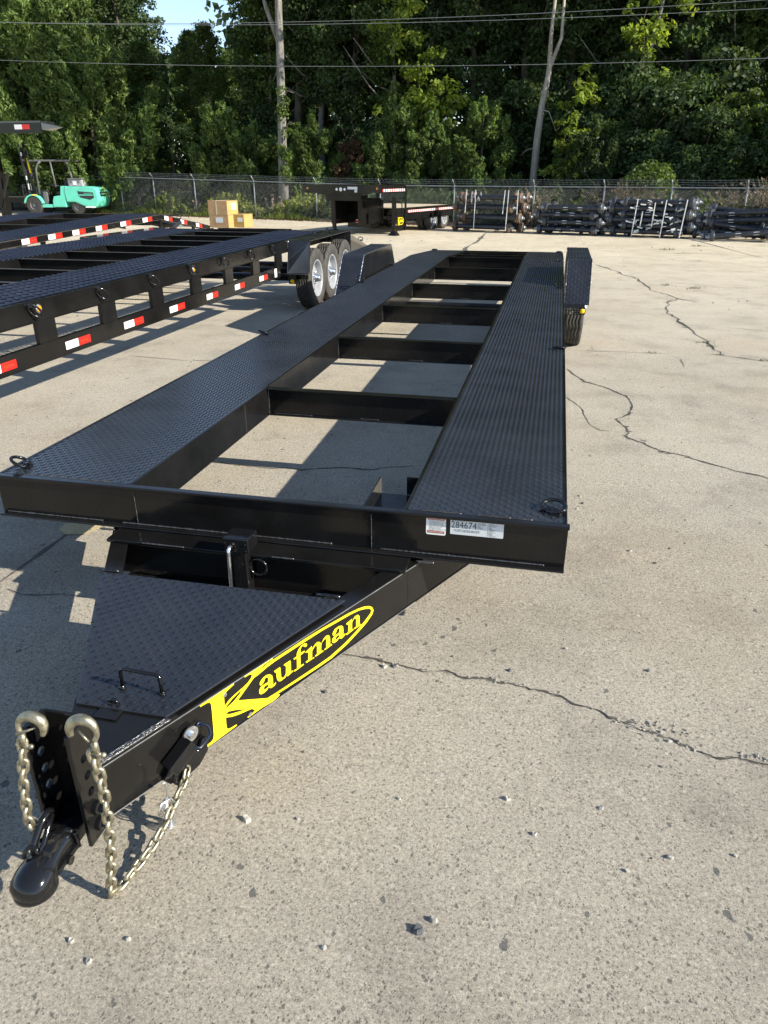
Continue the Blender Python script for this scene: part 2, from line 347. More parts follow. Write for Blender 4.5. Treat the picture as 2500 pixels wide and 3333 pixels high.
CRACKS={'main':[(1.35,-0.23),(1.47,-0.23),(1.53,-0.24),(1.65,-0.26),(1.74,-0.25),(1.81,-0.27),(1.90,-0.26),(1.97,-0.28),(2.04,-0.29),(2.10,-0.30),(2.21,-0.34),(2.26,-0.37),(2.35,-0.41),(2.42,-0.44),(2.50,-0.47),(2.58,-0.47),(2.65,-0.48),(2.80,-0.51)],
'right':[(2.16,4.59),(2.22,4.35),(2.31,4.10),(2.47,3.92),(2.60,3.68),(2.63,3.36),(2.59,3.13),(2.50,2.98),(2.54,2.76),(2.55,2.65),(2.51,2.54),(2.60,2.43),(2.68,2.29),(2.81,2.23),(2.97,2.10),(3.10,2.01),(3.23,1.94),(3.44,1.86)],
'far':[(2.75,13.96),(2.97,13.18),(3.18,12.25),(3.38,11.65),(3.45,11.11),(3.52,10.35),(3.63,9.87),(3.78,9.44),(4.02,9.18)],
'branch':[(3.73,9.43),(3.57,9.13),(3.46,8.62),(3.49,8.10),(3.53,7.57),(3.57,7.09),(3.62,6.60),(3.65,6.35),(3.66,5.97),(3.64,5.61)],
'j1':[(2.16,5.49),(2.58,5.54),(3.02,5.55),(3.62,5.61),(4.04,5.40),(4.25,5.33)],
'j2':[(3.59,7.39),(3.95,7.29),(4.43,7.07),(4.69,6.99)],
'j3':[(5.59,21.06),(5.96,18.47),(6.21,16.62),(6.41,15.64)],
'j4':[(-0.16,22.09),(-0.12,18.93),(-0.18,17.20)],
'under':[(0.17,1.48),(0.25,1.47),(0.40,1.47),(0.51,1.46),(0.59,1.48),(0.68,1.47),(0.80,1.53),(0.94,1.56),(1.05,1.56),(1.14,1.63),(1.32,1.70)],
'jl':[(-0.09,0.52),(-0.07,-0.05),(-0.07,-0.22)],
'small':[(-0.08,-0.15),(-0.01,-0.13),(-0.00,-0.10),(0.07,-0.12),(0.13,-0.12),(0.18,-0.10),(0.25,-0.08),(0.31,-0.08),(0.34,-0.06)],
'thin':[(2.13,3.59),(2.24,3.27),(2.30,2.79),(2.36,2.67),(2.49,2.65)],
'thin2':[(3.19,5.45),(3.24,5.28),(3.21,4.92)]}
STONES=[(1.35,-0.97),(1.84,-1.14),(1.97,-0.76),(1.94,-0.20),(1.39,-0.44),(1.54,-0.27),(2.38,-0.10),(2.49,0.71),(2.40,-0.44),(1.57,-0.26),(2.10,-0.28),(2.21,1.32),(2.18,1.24),(2.12,-0.03),(2.26,1.12),(2.69,1.22),(0.74,1.70),(0.86,1.77),(1.81,-1.17),(1.70,-0.82),(1.12,-1.35),(1.23,-1.32),(1.18,-1.38),(1.63,-1.25),(2.06,1.08),(2.20,1.42),(2.37,-0.55),(1.47,-0.94),(2.04,-0.86),(2.50,-0.82),(2.35,-0.86),(2.25,-0.92),(2.20,-0.74),(3.03,1.26),(2.40,0.81),(3.84,5.61),(2.63,5.19),(2.43,5.63),(3.81,15.07)]

CR = {}
crackmb = MB(); crumbs = []
def edge_under(mb, wid):
    q = MB(); n = len(mb.v)//2
    for i in range(n):
        a, b = Vector(mb.v[2*i]), Vector(mb.v[2*i+1]); c = (a+b)/2; d = (b-a); l = max(d.length, 1e-5); d /= l
        for s_ in (-1, 1): p = c + d*s_*(l/2 + wid*rnd.choice((.1, .4, 1.0, 2.2))); q.v.append((p.x, p.y, p.z-.0015))
        if i: k = 2*i; q.f.append((k-2, k-1, k+1, k))
    q.build('chipped_crack_edge', M['crumb'], kind='structure')
def addc(key, wid, jit, mat='crack', name='crack_in_concrete', crumb=0.0, step=0.035):
    mb, L = ribbon(CRACKS[key], wid, jit, step=step)
    if mat == 'crack': edge_under(mb, wid)
    mb.build(name, M[mat], None, kind='structure')
    for p in L:
        if rnd.random() < crumb:
            for _ in range(rnd.randint(1, 4)): crumbs.append((p.x+rnd.gauss(0, .018), p.y+rnd.gauss(0, .012), rnd.uniform(.002, .007)))
addc('main', 0.0019, 0.006, crumb=0.10, step=0.014); addc('right', 0.0034, 0.012, crumb=0.12, step=0.03); addc('far', 0.006, 0.03, step=0.08); addc('branch', 0.0075, 0.035, step=0.08, crumb=.1)
addc('under', 0.0035, 0.008, crumb=0.25); addc('small', 0.0022, 0.006, crumb=0.2); addc('thin', 0.0016, 0.007); addc('thin2', 0.003, 0.012)
addc('j1', 0.0035, 0.004, 'joint', 'control_joint', step=0.1); addc('j2', 0.005, 0.006, 'joint', 'control_joint', step=0.15); addc('j3', 0.02, 0.02, 'joint', 'control_joint', step=0.4)
CRACKS['j4b'] = [(-0.16, 22.1), (-0.12, 18.9), (-0.2, 16.8), (0.05, 14.5)]; addc('j4b', 0.02, 0.03, 'joint', 'control_joint', step=0.4)
CRACKS['jl2'] = [(-0.14, 1.4), (-0.09, .52), (-0.07, -0.05), (-0.06, -0.6), (-0.03, -2.0)]; addc('jl2', 0.0035, 0.0015, 'joint', 'control_joint', step=0.06)
CRACKS['f1'] = [(2.6, 17.0), (3.9, 16.4), (5.4, 16.6), (7.5, 16.0)]; addc('f1', 0.012, 0.03, 'joint', 'control_joint', step=0.3)
CRACKS['f2'] = [(2.6, 11.3), (3.3, 11.4), (4.3, 11.2), (6.0, 11.0)]; addc('f2', 0.006, 0.02, 'joint', 'control_joint', step=0.2)
CRACKS['f3'] = [(-1.2, 13.0), (0.6, 13.3), (2.4, 13.1)]; addc('f3', 0.01, 0.02, 'joint', 'control_joint', step=0.3)
CRACKS['t1'] = [(-2.0, 4.2), (-1.3, 4.1), (-0.6, 4.3), (-.1, 4.25)]; addc('t1', 0.002, 0.01, step=0.06)
# chips broken out where the crack opens up
for (cx, cy, rx, ry, k) in ((2.35, -0.385, .05, .012, 40), (2.62, -.455, .03, .008, 14), (1.93, -.265, .03, .006, 10), (2.53, 2.96, .05, .03, 34), (2.62, 2.5, .04, .02, 16), (3.6, 5.8, .05, .10, 12)):
    for _ in range(k): crumbs.append((cx+rnd.gauss(0, rx), cy+rnd.gauss(0, ry), rnd.uniform(.002, .0065)))
def pebble_mb(items, mb=None):
    mb = mb or MB()
    for x, y, r in items:
        a = rnd.uniform(0, 6.28); k = rnd.randint(5, 7); z = gz(y)
        lo = [(x+math.cos(a+6.283*i/k)*r*rnd.uniform(.75, 1.25), y+math.sin(a+6.283*i/k)*r*rnd.uniform(.6, 1.1), z+0.0005) for i in range(k)]
        hi = [(x+(p[0]-x)*rnd.uniform(.45, .85), y+(p[1]-y)*rnd.uniform(.45, .85), z+r*rnd.uniform(.5, 1.15)) for p in lo]
        mb.add(lo+hi, [tuple(range(k, 2*k))] + [(i, (i+1) % k, (i+1) % k + k, i+k) for i in range(k)])
    return mb
pit = MB()
for key, n_, r_ in (('main', 26, .010), ('right', 16, .020), ('branch', 8, .035), ('under', 8, .010)):
    P_ = CRACKS[key]
    for _ in range(n_):
        i = rnd.randrange(len(P_)-1); u = rnd.random(); cx, cy = P_[i][0]+(P_[i+1][0]-P_[i][0])*u+rnd.gauss(0, .004), P_[i][1]+(P_[i+1][1]-P_[i][1])*u+rnd.gauss(0, .004); k_ = rnd.randint(6, 9); rr = r_*rnd.uniform(.35, 1.2); a0 = rnd.uniform(0, 6)
        pit.add([(cx+rr*1.6*math.cos(a0+6.283*j/k_)*rnd.uniform(.5, 1.2), cy+rr*.7*math.sin(a0+6.283*j/k_)*rnd.uniform(.5, 1.2), gz(cy)+.0022) for j in range(k_)], [tuple(range(k_))])
pit.build('chipped_out_spots', M['joint'], kind='structure')
pebble_mb(crumbs).build('crack_crumbs', M['crumb'], kind='stuff')
grit = [(rnd.uniform(-9, 9), rnd.uniform(-1.6, 20), 0) for _ in range(420)]
grit = [(x, y, rnd.choice((.0022, .003, .004, .0055))*(1+max(0, y)*.12)) for x, y, _ in grit]
pebble_mb(grit).build('scattered_grit', M['stone_dark'], kind='stuff')
STL = {0:('pale grey stone lying alone right of the yellow lettering and chain','stone',.017), 1:('pale faceted stone lying alone on the lower right concrete','stone',.014), 2:('small pale stone midway between the chain and the lower right corner','stone',.012),
 3:('dark pebble alone on the concrete below the hanging end of the beam','stone_dark',.010), 4:('dark pebble on the concrete just below the yellow oval end','stone_dark',.010), 5:('pale stone sitting at the start of the long crack','stone',.013),
 6:('dark pebble above the crack at the right edge of the photo','stone_dark',.010), 8:('round pale stone just below the crack at the right','stone',.010), 7:('small stone right of the beam end below the tie-down ring','stone_dark',.010),
 9:('dark chip directly below the stone at the start of the crack','stone_dark',.012), 11:('upper dark pebble beside the right edge of the runway','stone_dark',.012), 12:('lower pale pebble beside the right edge of the runway','stone',.011),
 16:('biggest pale pebble lying in the shade between the two runways','stone',.014), 17:('smaller pebble in the shade between the runways nearest the first cross beam','stone',.011), 18:('flat dark stone flake near the bottom edge of the photo','stone_dark',.017)}
for i, (lab, mt, r) in STL.items():
    x, y = STONES[i]; s = pebble_mb([(0, 0, r*.78)]); z0 = gz(0)
    s.v = [(a, b_, c_-z0) for a, b_, c_ in s.v]
    mb2 = MB(); mb2.v = s.v; mb2.f = s.f; o = mb2.build('loose_stone', M[mt]); o.location = (x, y, gz(y)); tag(o, lab, 'stone', 'loose stones on the concrete')
pebble_mb([(x, y, rnd.uniform(.004, .009)) for i, (x, y) in enumerate(STONES) if i not in STL]).build('loose_pebbles', M['stone'], kind='stuff')
# grass tufts in the joints
def blades(items, name, mat, h=0.03, nb=40, spread=.05, w_=0.003, kind='stuff', parent=None):
    V = []; F = []
    for x, y, s in items:
        for _ in range(nb):
            px, py = x+rnd.gauss(0, spread*s), y+rnd.gauss(0, spread*s*.5); a = rnd.uniform(0, 6.28); hh = h*s*rnd.uniform(.4, 1.3); z = gz(py)
            dx, dy = math.cos(a)*w_*s, math.sin(a)*w_*s; lx, ly = rnd.gauss(0, hh*.4), rnd.gauss(0, hh*.4); b = len(V)
            V += [(px-dx, py-dy, z), (px+dx, py+dy, z), (px+lx, py+ly, z+hh)]; F.append((b, b+1, b+2))
    return np_mesh(name, V, F, M[mat], parent, kind)
blades([(3.62, 6.25, 1.0), (3.64, 6.05, .8), (3.0, 5.55, .7), (4.0, 5.42, .8), (3.66, 5.62, .6), (3.75, 10.9, 1.2), (4.2, 10.6, 1.4), (4.6, 17.4, 1.8), (5.4, 18.6, 1.8), (.3, 1.46, .3)], 'grass_in_cracks', 'grass_crack')
mk = MB(); poly = [(-.16, .50), (-.10, .56), (.0, .55), (.03, .50), (.0, .42), (-.09, .40), (-.15, .44)]
mk.add([(x, y, gz(y)+0.004) for x, y in poly], [tuple(range(len(poly)))]); mk.build('faded_yellow_mark', M['yellowmark'], kind='structure')

# ---------------------------------------------------------------- steel details shared by the trailers
def treads(x0, x1, y0, y1, z, p=0.021, L=0.0132, W=0.0043, H=0.0034, inside=None, slope=0.0):
    nx, ny = int((x1-x0)/p), int((y1-y0)/p)
    ix, iy = np.meshgrid(np.arange(nx), np.arange(ny)); ix, iy = ix.ravel(), iy.ravel()
    cx = x0 + (ix+0.5)*(x1-x0)/nx; cy = y0 + (iy+0.5)*(y1-y0)/ny
    if inside is not None:
        k = inside(cx, cy); cx, cy, ix, iy = cx[k], cy[k], ix[k], iy[k]
    a = np.where((ix+iy) % 2 == 0, math.pi/4, -math.pi/4); ca, sa = np.cos(a), np.sin(a)
    loc = np.array([(-L, 0, 0), (L, 0, 0), (0, -W, 0), (0, W, 0), (-L*.5, 0, H), (L*.5, 0, H)])
    V = np.zeros((len(cx), 6, 3))
    V[:, :, 0] = cx[:, None] + ca[:, None]*loc[:, 0] - sa[:, None]*loc[:, 1]
    V[:, :, 1] = cy[:, None] + sa[:, None]*loc[:, 0] + ca[:, None]*loc[:, 1]
    V[:, :, 2] = z + loc[:, 2] + slope*(V[:, :, 1]-y0)
    f = np.array([(0,2,4),(0,4,3),(1,5,2),(1,3,5),(2,5,4),(3,4,5)])
    F = (f[None] + (np.arange(len(cx))*6)[:, None, None]).reshape(-1, 3)
    return V.reshape(-1, 3), F
def arc(c, r, a0, a1, n, ax, ay):
    c, ax, ay = Vector(c), Vector(ax), Vector(ay)
    return [c + ax*(r*math.cos(a0+(a1-a0)*i/n)) + ay*(r*math.sin(a0+(a1-a0)*i/n)) for i in range(n+1)]
def dring(parent, loc, rz=0, tilt=0.0, r=0.040, wire=0.0065, lab=None, side=False):
    """bracket strap with a D-shaped ring; tilt 0 = lying flat, 90 = upright"""
    mb = MB(); mb.box(-.030, .030, -.016, .016, 0, .004)
    mb.tube(arc((0,0,.004), .013, 0, math.pi, 8, (0,1,0), (0,0,1)), .0035, 6); 
    mb2 = MB(); b0 = len(mb2.v)
    half = MB(); half.lathe([(.0125, -.018), (.0125, .018)], (0,0,.006), (1,0,0), 14); 
    t = R(tilt); ay = Vector((0, math.cos(t), math.sin(t)))
    pth = [Vector((-r*.62, 0, .008)), Vector((r*.62, 0, .008))] + [Vector((0,0,.008)) + ay*(r*.55) + Vector((1,0,0))*(r*math.cos(a)) + ay*(r*.95*math.sin(a)) for a in np.linspace(-.15, math.pi+.15, 15)]
    T = Matrix.Rotation(rz, 4, 'Z')
    if side: T = Matrix.Rotation(rz, 4, 'Z') @ Matrix.Rotation(R(90), 4, 'X')
    T = Matrix.Translation(loc) @ T
    rg = MB(); rg.tube(pth, wire, 10, closed=True)
    for q in (mb, half, rg): q.v = [tuple(T @ Vector(v)) for v in q.v]
    mb.v += []; b = len(mb.v); mb.add(half.v, half.f)
    o = mb.build('ring_bracket', M['cast'], parent, bevel=0.0015, smooth=False)
    g = rg.build('tie_down_ring', M['cast'], parent, smooth=True); return g
def weld_line(parent, pts, r=0.0028, name='weld_bead', mat='weld', step=0.005):
    mb = MB(); P = [Vector(p) for p in pts]; path = []
    for a, b in zip(P[:-1], P[1:]):
        n = max(2, int((b-a).length/step)); path += [a.lerp(b, i/n) for i in range(n)]
    path.append(P[-1]); mb.tube(path, [r*rnd.uniform(.6, 1.35) for _ in path], 5)
    return mb.build(name, M[mat], parent, smooth=True)
def ibeam_x(name, parent, x0, x1, y, z0, z1, fl=0.045, t=0.006, mat='frame'):
    mb = MB(); mb.box(x0, x1, y-t/2, y+t/2, z0+t, z1-t); mb.box(x0, x1, y-fl/2, y+fl/2, z1-t, z1); mb.box(x0, x1, y-fl/2, y+fl/2, z0, z0+t)
    return mb.build(name, M[mat], parent, bevel=0.0015)
TYRE_CACHE = {}
def wheel(parent, loc, r=0.385, wdt=0.185, side=1, hubs=True):
    """axis along x; side=+1 shows the rim face towards +x"""
    t = bpy.data.objects.new('wheel', None); C.objects.link(t); t.parent = parent; t.location = loc; t.rotation_euler = (0, 0, 0 if side > 0 else math.pi)
    key = (r, wdt)
    if key not in TYRE_CACHE:
        n = 72; h = wdt/2; V = []; F = []
        prof = [(.60*r, -h*.80), (.66*r, -h*.98), (.80*r, -h*1.06), (.92*r, -h*1.0), (.965*r, -h*.90), (.99*r, -h*.80)]
        for gx in (-.52, -.17, .17, .52): prof += [(r, (gx-.045, 1)), (.965*r, (gx-.03, 1)), (.965*r, (gx+.03, 1)), (r, (gx+.045, 1))]
        prof += [(.99*r, h*.80), (.965*r, h*.90), (.92*r, h*1.0), (.80*r, h*1.06), (.66*r, h*.98), (.60*r, h*.80)]
        for k in range(n):
            a = 2*math.pi*k/n; z = (0.055 if k % 4 in (0, 1) else -0.055)
            sip = 0.975 if k % 4 == 1 else 1.0
            for rr_, hh in prof:
                if isinstance(hh, tuple): x = (hh[0]+z)*h
                else: x = hh
                q = rr_*(sip if (isinstance(hh, tuple) or abs(abs(x)-h*.8) < 1e-4) and rr_ > .97*r else 1)
                V.append((x, q*math.cos(a), q*math.sin(a)))
        m_ = len(prof)
        for k in range(n):
            for i in range(m_-1): F.append((k*m_+i, ((k+1) % n)*m_+i, ((k+1) % n)*m_+i+1, k*m_+i+1))
        rim = MB(); rim.lathe([(.62*r, -h*.6), (.60*r, h*.86), (.625*r, h*.93), (.60*r, h*.97), (.56*r, h*.80), (.53*r, h*.35), (.50*r, h*.15)], (0,0,0), (1,0,0), 48)
        disc = MB(); n2 = 48
        rads = [(.50*r, .15*h), (.45*r, .28*h), (.37*r, .42*h), (.27*r, .50*h), (.17*r, .46*h)]
        for k in range(n2):
            a = 2*math.pi*k/n2
            for rr_, x in rads: disc.v.append((x, rr_*math.cos(a), rr_*math.sin(a)))
        for k in range(n2):
            for i in range(4):
                if i == 1 and k % 6 in (0, 1): continue
                disc.f.append((k*5+i, ((k+1) % n2)*5+i, ((k+1) % n2)*5+i+1, k*5+i+1))
        hub = MB(); hub.lathe([(.17*r, .44*h), (.155*r, .80*h), (.12*r, .9*h), (.11*r, 1.22*h), (.085*r, 1.34*h), (.001, 1.36*h)], (0,0,0), (1,0,0), 20)
        for k in range(8):
            a = 2*math.pi*(k+.5)/8; hub.lathe([(.022*r, .46*h), (.022*r, .64*h), (.001, .66*h)], (0, .215*r*math.cos(a), .215*r*math.sin(a)), (1,0,0), 6)
        back = MB(); back.lathe([(.49*r, -.1*h), (.001, -.1*h)], (0,0,0), (1,0,0), 24)
        a_ = np_mesh('tyre', V, F, M['rubber'], t, smooth=False)
        b_ = rim.build('rim', M['rim'], t, smooth=True); c_ = disc.build('wheel_disc', M['rim'], b_, smooth=True); d_ = hub.build('hub_cap', M['chrome'], t, smooth=True); e_ = back.build('brake_drum', M['drum'], t)
        TYRE_CACHE[key] = (a_.data, b_.data, c_.data, d_.data, e_.data)
    else:
        A = TYRE_CACHE[key]; link('tyre', A[0], t); b_ = link('rim', A[1], t); link('wheel_disc', A[2], b_); link('hub_cap', A[3], t); link('brake_drum', A[4], t)
    return t

# ---------------------------------------------------------------- main trailer (deck top 0.63 above the yard at the wheels)
LOGO=[[[(-0.972,0.4537),(-0.9705,0.4492),(-0.9499,0.4483),(-0.941,0.444),(-0.9383,0.435),(-0.9387,0.412),(-0.9402,0.3745),(-0.9418,0.3408),(-0.9447,0.3297),(-0.9519,0.3248),(-0.9757,0.3232),(-0.9757,0.3184),(-0.9724,0.316),(-0.8663,0.3198),(-0.8677,0.324),(-0.8841,0.3252),(-0.8951,0.3278),(-0.8993,0.3345),(-0.9,0.3472),(-0.8988,0.3683),(-0.8803,0.3581),(-0.8538,0.3493),(-0.8263,0.3435),(-0.8124,0.34),(-0.8019,0.3298),(-0.8041,0.3267),(-0.8141,0.3231),(-0.8283,0.3246),(-0.8283,0.32),(-0.8194,0.3186),(-0.8024,0.3199),(-0.7706,0.3196),(-0.7408,0.3165),(-0.7255,0.3171),(-0.711,0.3207),(-0.71,0.324),(-0.7132,0.326),(-0.7245,0.3281),(-0.7396,0.3307),(-0.7562,0.3401),(-0.768,0.3465),(-0.8555,0.3956),(-0.8334,0.4089),(-0.7959,0.4316),(-0.7767,0.4331),(-0.7735,0.441),(-0.7658,0.4463),(-0.7556,0.4513),(-0.7409,0.4525),(-0.725,0.4515),(-0.7244,0.4573),(-0.8256,0.4555),(-0.8253,0.4514),(-0.8126,0.4513),(-0.8024,0.4485),(-0.8005,0.4441),(-0.8048,0.4369),(-0.8173,0.4293),(-0.834,0.4244),(-0.8642,0.4195),(-0.8851,0.4134),(-0.899,0.4042),(-0.8972,0.4319),(-0.8973,0.4404),(-0.8902,0.4444),(-0.8629,0.4508),(-0.8618,0.4548)],[(-0.8987,0.3921),(-0.8908,0.4021),(-0.8719,0.4115),(-0.8379,0.4208),(-0.847,0.4109),(-0.8709,0.4001),(-0.8938,0.3954)],[(-0.8981,0.3787),(-0.8888,0.3813),(-0.8695,0.373),(-0.828,0.3502),(-0.8529,0.3576),(-0.8835,0.3691)]],
[[(-0.7396,0.3308),(-0.7078,0.3296),(-0.6389,0.3261),(-0.5612,0.3232),(-0.4931,0.3226),(-0.4213,0.3344),(-0.3692,0.3494),(-0.3271,0.3636),(-0.2978,0.3805),(-0.2926,0.3924),(-0.2994,0.4073),(-0.3147,0.4185),(-0.3373,0.4277),(-0.367,0.4345),(-0.4105,0.4406),(-0.4702,0.4443),(-0.5309,0.448),(-0.5955,0.4499),(-0.6575,0.4498),(-0.717,0.4492),(-0.7488,0.4481),(-0.7732,0.4407),(-0.7765,0.433),(-0.7468,0.4383),(-0.7134,0.4407),(-0.6537,0.4406),(-0.5914,0.4405),(-0.528,0.44),(-0.4654,0.4355),(-0.4054,0.4319),(-0.3617,0.4262),(-0.3337,0.4174),(-0.311,0.4073),(-0.3034,0.3978),(-0.3075,0.3883),(-0.3365,0.3742),(-0.3764,0.359),(-0.4283,0.3439),(-0.4995,0.3325),(-0.5673,0.3323),(-0.6446,0.3342),(-0.7298,0.3372),(-0.756,0.3394)]],
[[(-0.7777,0.3985),(-0.7757,0.4062),(-0.7653,0.4131),(-0.7517,0.4149),(-0.7398,0.4107),(-0.7319,0.4019),(-0.7298,0.3894),(-0.7306,0.3742),(-0.7292,0.3676),(-0.7207,0.3726),(-0.7197,0.3686),(-0.7252,0.364),(-0.7391,0.3635),(-0.7449,0.3682),(-0.7471,0.3718),(-0.7538,0.3659),(-0.7664,0.3636),(-0.7761,0.3651),(-0.7815,0.3719),(-0.7813,0.3808),(-0.7762,0.3887),(-0.7639,0.39),(-0.748,0.3892),(-0.7463,0.3994),(-0.7482,0.405),(-0.7536,0.4083),(-0.7579,0.4064),(-0.7617,0.3999),(-0.767,0.3953),(-0.7734,0.393)],[(-0.7474,0.3822),(-0.7596,0.383),(-0.7654,0.3798),(-0.7652,0.3763),(-0.7582,0.372),(-0.7494,0.3733),(-0.7466,0.3772)]],
[[(-0.7231,0.4112),(-0.7008,0.4115),(-0.6999,0.4065),(-0.6993,0.3779),(-0.6957,0.3712),(-0.6888,0.3704),(-0.6813,0.3762),(-0.6788,0.3975),(-0.6809,0.4044),(-0.6862,0.4082),(-0.686,0.4112),(-0.6613,0.4112),(-0.6599,0.4058),(-0.6612,0.3723),(-0.6532,0.3724),(-0.6529,0.369),(-0.6762,0.3651),(-0.6765,0.3711),(-0.6853,0.366),(-0.7022,0.3648),(-0.7095,0.3686),(-0.7141,0.3754),(-0.7157,0.3855),(-0.7163,0.3994),(-0.7184,0.4046),(-0.7227,0.4072)]],
[[(-0.65,0.3673),(-0.6491,0.3703),(-0.6383,0.3685),(-0.6373,0.3706),(-0.6358,0.4033),(-0.6471,0.4058),(-0.6483,0.4099),(-0.636,0.41),(-0.6347,0.4186),(-0.6284,0.4283),(-0.617,0.4352),(-0.6043,0.4362),(-0.5951,0.4319),(-0.5923,0.4256),(-0.5958,0.4214),(-0.602,0.4238),(-0.6079,0.4302),(-0.6141,0.4323),(-0.6192,0.4259),(-0.6213,0.4137),(-0.6038,0.4119),(-0.6034,0.4077),(-0.6219,0.4055),(-0.623,0.3717),(-0.6104,0.3704),(-0.6094,0.3665),(-0.6455,0.3647)]],
[[(-0.6009,0.3684),(-0.6016,0.3721),(-0.5917,0.3721),(-0.5896,0.3932),(-0.5899,0.3993),(-0.5988,0.401),(-0.6007,0.4048),(-0.574,0.4109),(-0.5729,0.4014),(-0.561,0.4097),(-0.551,0.4124),(-0.5414,0.4077),(-0.5367,0.4013),(-0.5353,0.397),(-0.5246,0.4089),(-0.5126,0.4134),(-0.5026,0.4107),(-0.4978,0.404),(-0.4966,0.3937),(-0.4975,0.3748),(-0.49,0.3729),(-0.4888,0.3687),(-0.5218,0.3674),(-0.5229,0.3717),(-0.5147,0.3718),(-0.5133,0.4),(-0.5164,0.405),(-0.5214,0.4058),(-0.5319,0.3992),(-0.5355,0.393),(-0.5367,0.3722),(-0.5283,0.3711),(-0.5272,0.3669),(-0.5613,0.3668),(-0.5623,0.371),(-0.5544,0.3719),(-0.5529,0.3971),(-0.5559,0.4028),(-0.5613,0.4045),(-0.5716,0.3966),(-0.5741,0.3939),(-0.5757,0.3676),(-0.5677,0.3699),(-0.5662,0.3663),(-0.5978,0.3666)]],
[[(-0.4849,0.4007),(-0.4846,0.408),(-0.4749,0.4166),(-0.4574,0.4177),(-0.4453,0.4141),(-0.4385,0.4072),(-0.4371,0.3967),(-0.4378,0.3775),(-0.4289,0.3775),(-0.4283,0.3738),(-0.4363,0.3696),(-0.4471,0.3683),(-0.453,0.3715),(-0.4563,0.3762),(-0.4664,0.3704),(-0.4787,0.3701),(-0.4855,0.3738),(-0.489,0.3799),(-0.4872,0.3887),(-0.4759,0.3937),(-0.4566,0.3945),(-0.4544,0.4058),(-0.457,0.4108),(-0.4629,0.4122),(-0.4666,0.4081),(-0.4715,0.3996),(-0.4775,0.3959)],[(-0.4559,0.3871),(-0.4657,0.3882),(-0.4729,0.3837),(-0.473,0.3804),(-0.4679,0.3768),(-0.4584,0.3786),(-0.4561,0.3816)]],
[[(-0.4238,0.3691),(-0.4254,0.3736),(-0.4156,0.3741),(-0.4137,0.3999),(-0.4207,0.4049),(-0.4234,0.4091),(-0.397,0.4131),(-0.3961,0.4043),(-0.3841,0.4142),(-0.3712,0.4147),(-0.3639,0.4096),(-0.3611,0.4025),(-0.3611,0.3711),(-0.3554,0.3739),(-0.3536,0.3692),(-0.3865,0.3701),(-0.3878,0.3745),(-0.3778,0.375),(-0.3771,0.4021),(-0.3806,0.4076),(-0.3869,0.4085),(-0.3955,0.4017),(-0.3967,0.3981),(-0.3974,0.373),(-0.3908,0.3743),(-0.3898,0.3704),(-0.4202,0.368)]]]
SCREWS=[(-0.8956, 0.4404), (-0.8207, 0.3286)]
DZ = 0.63; XL, XR, WD = 0.547, 1.548, 2.08
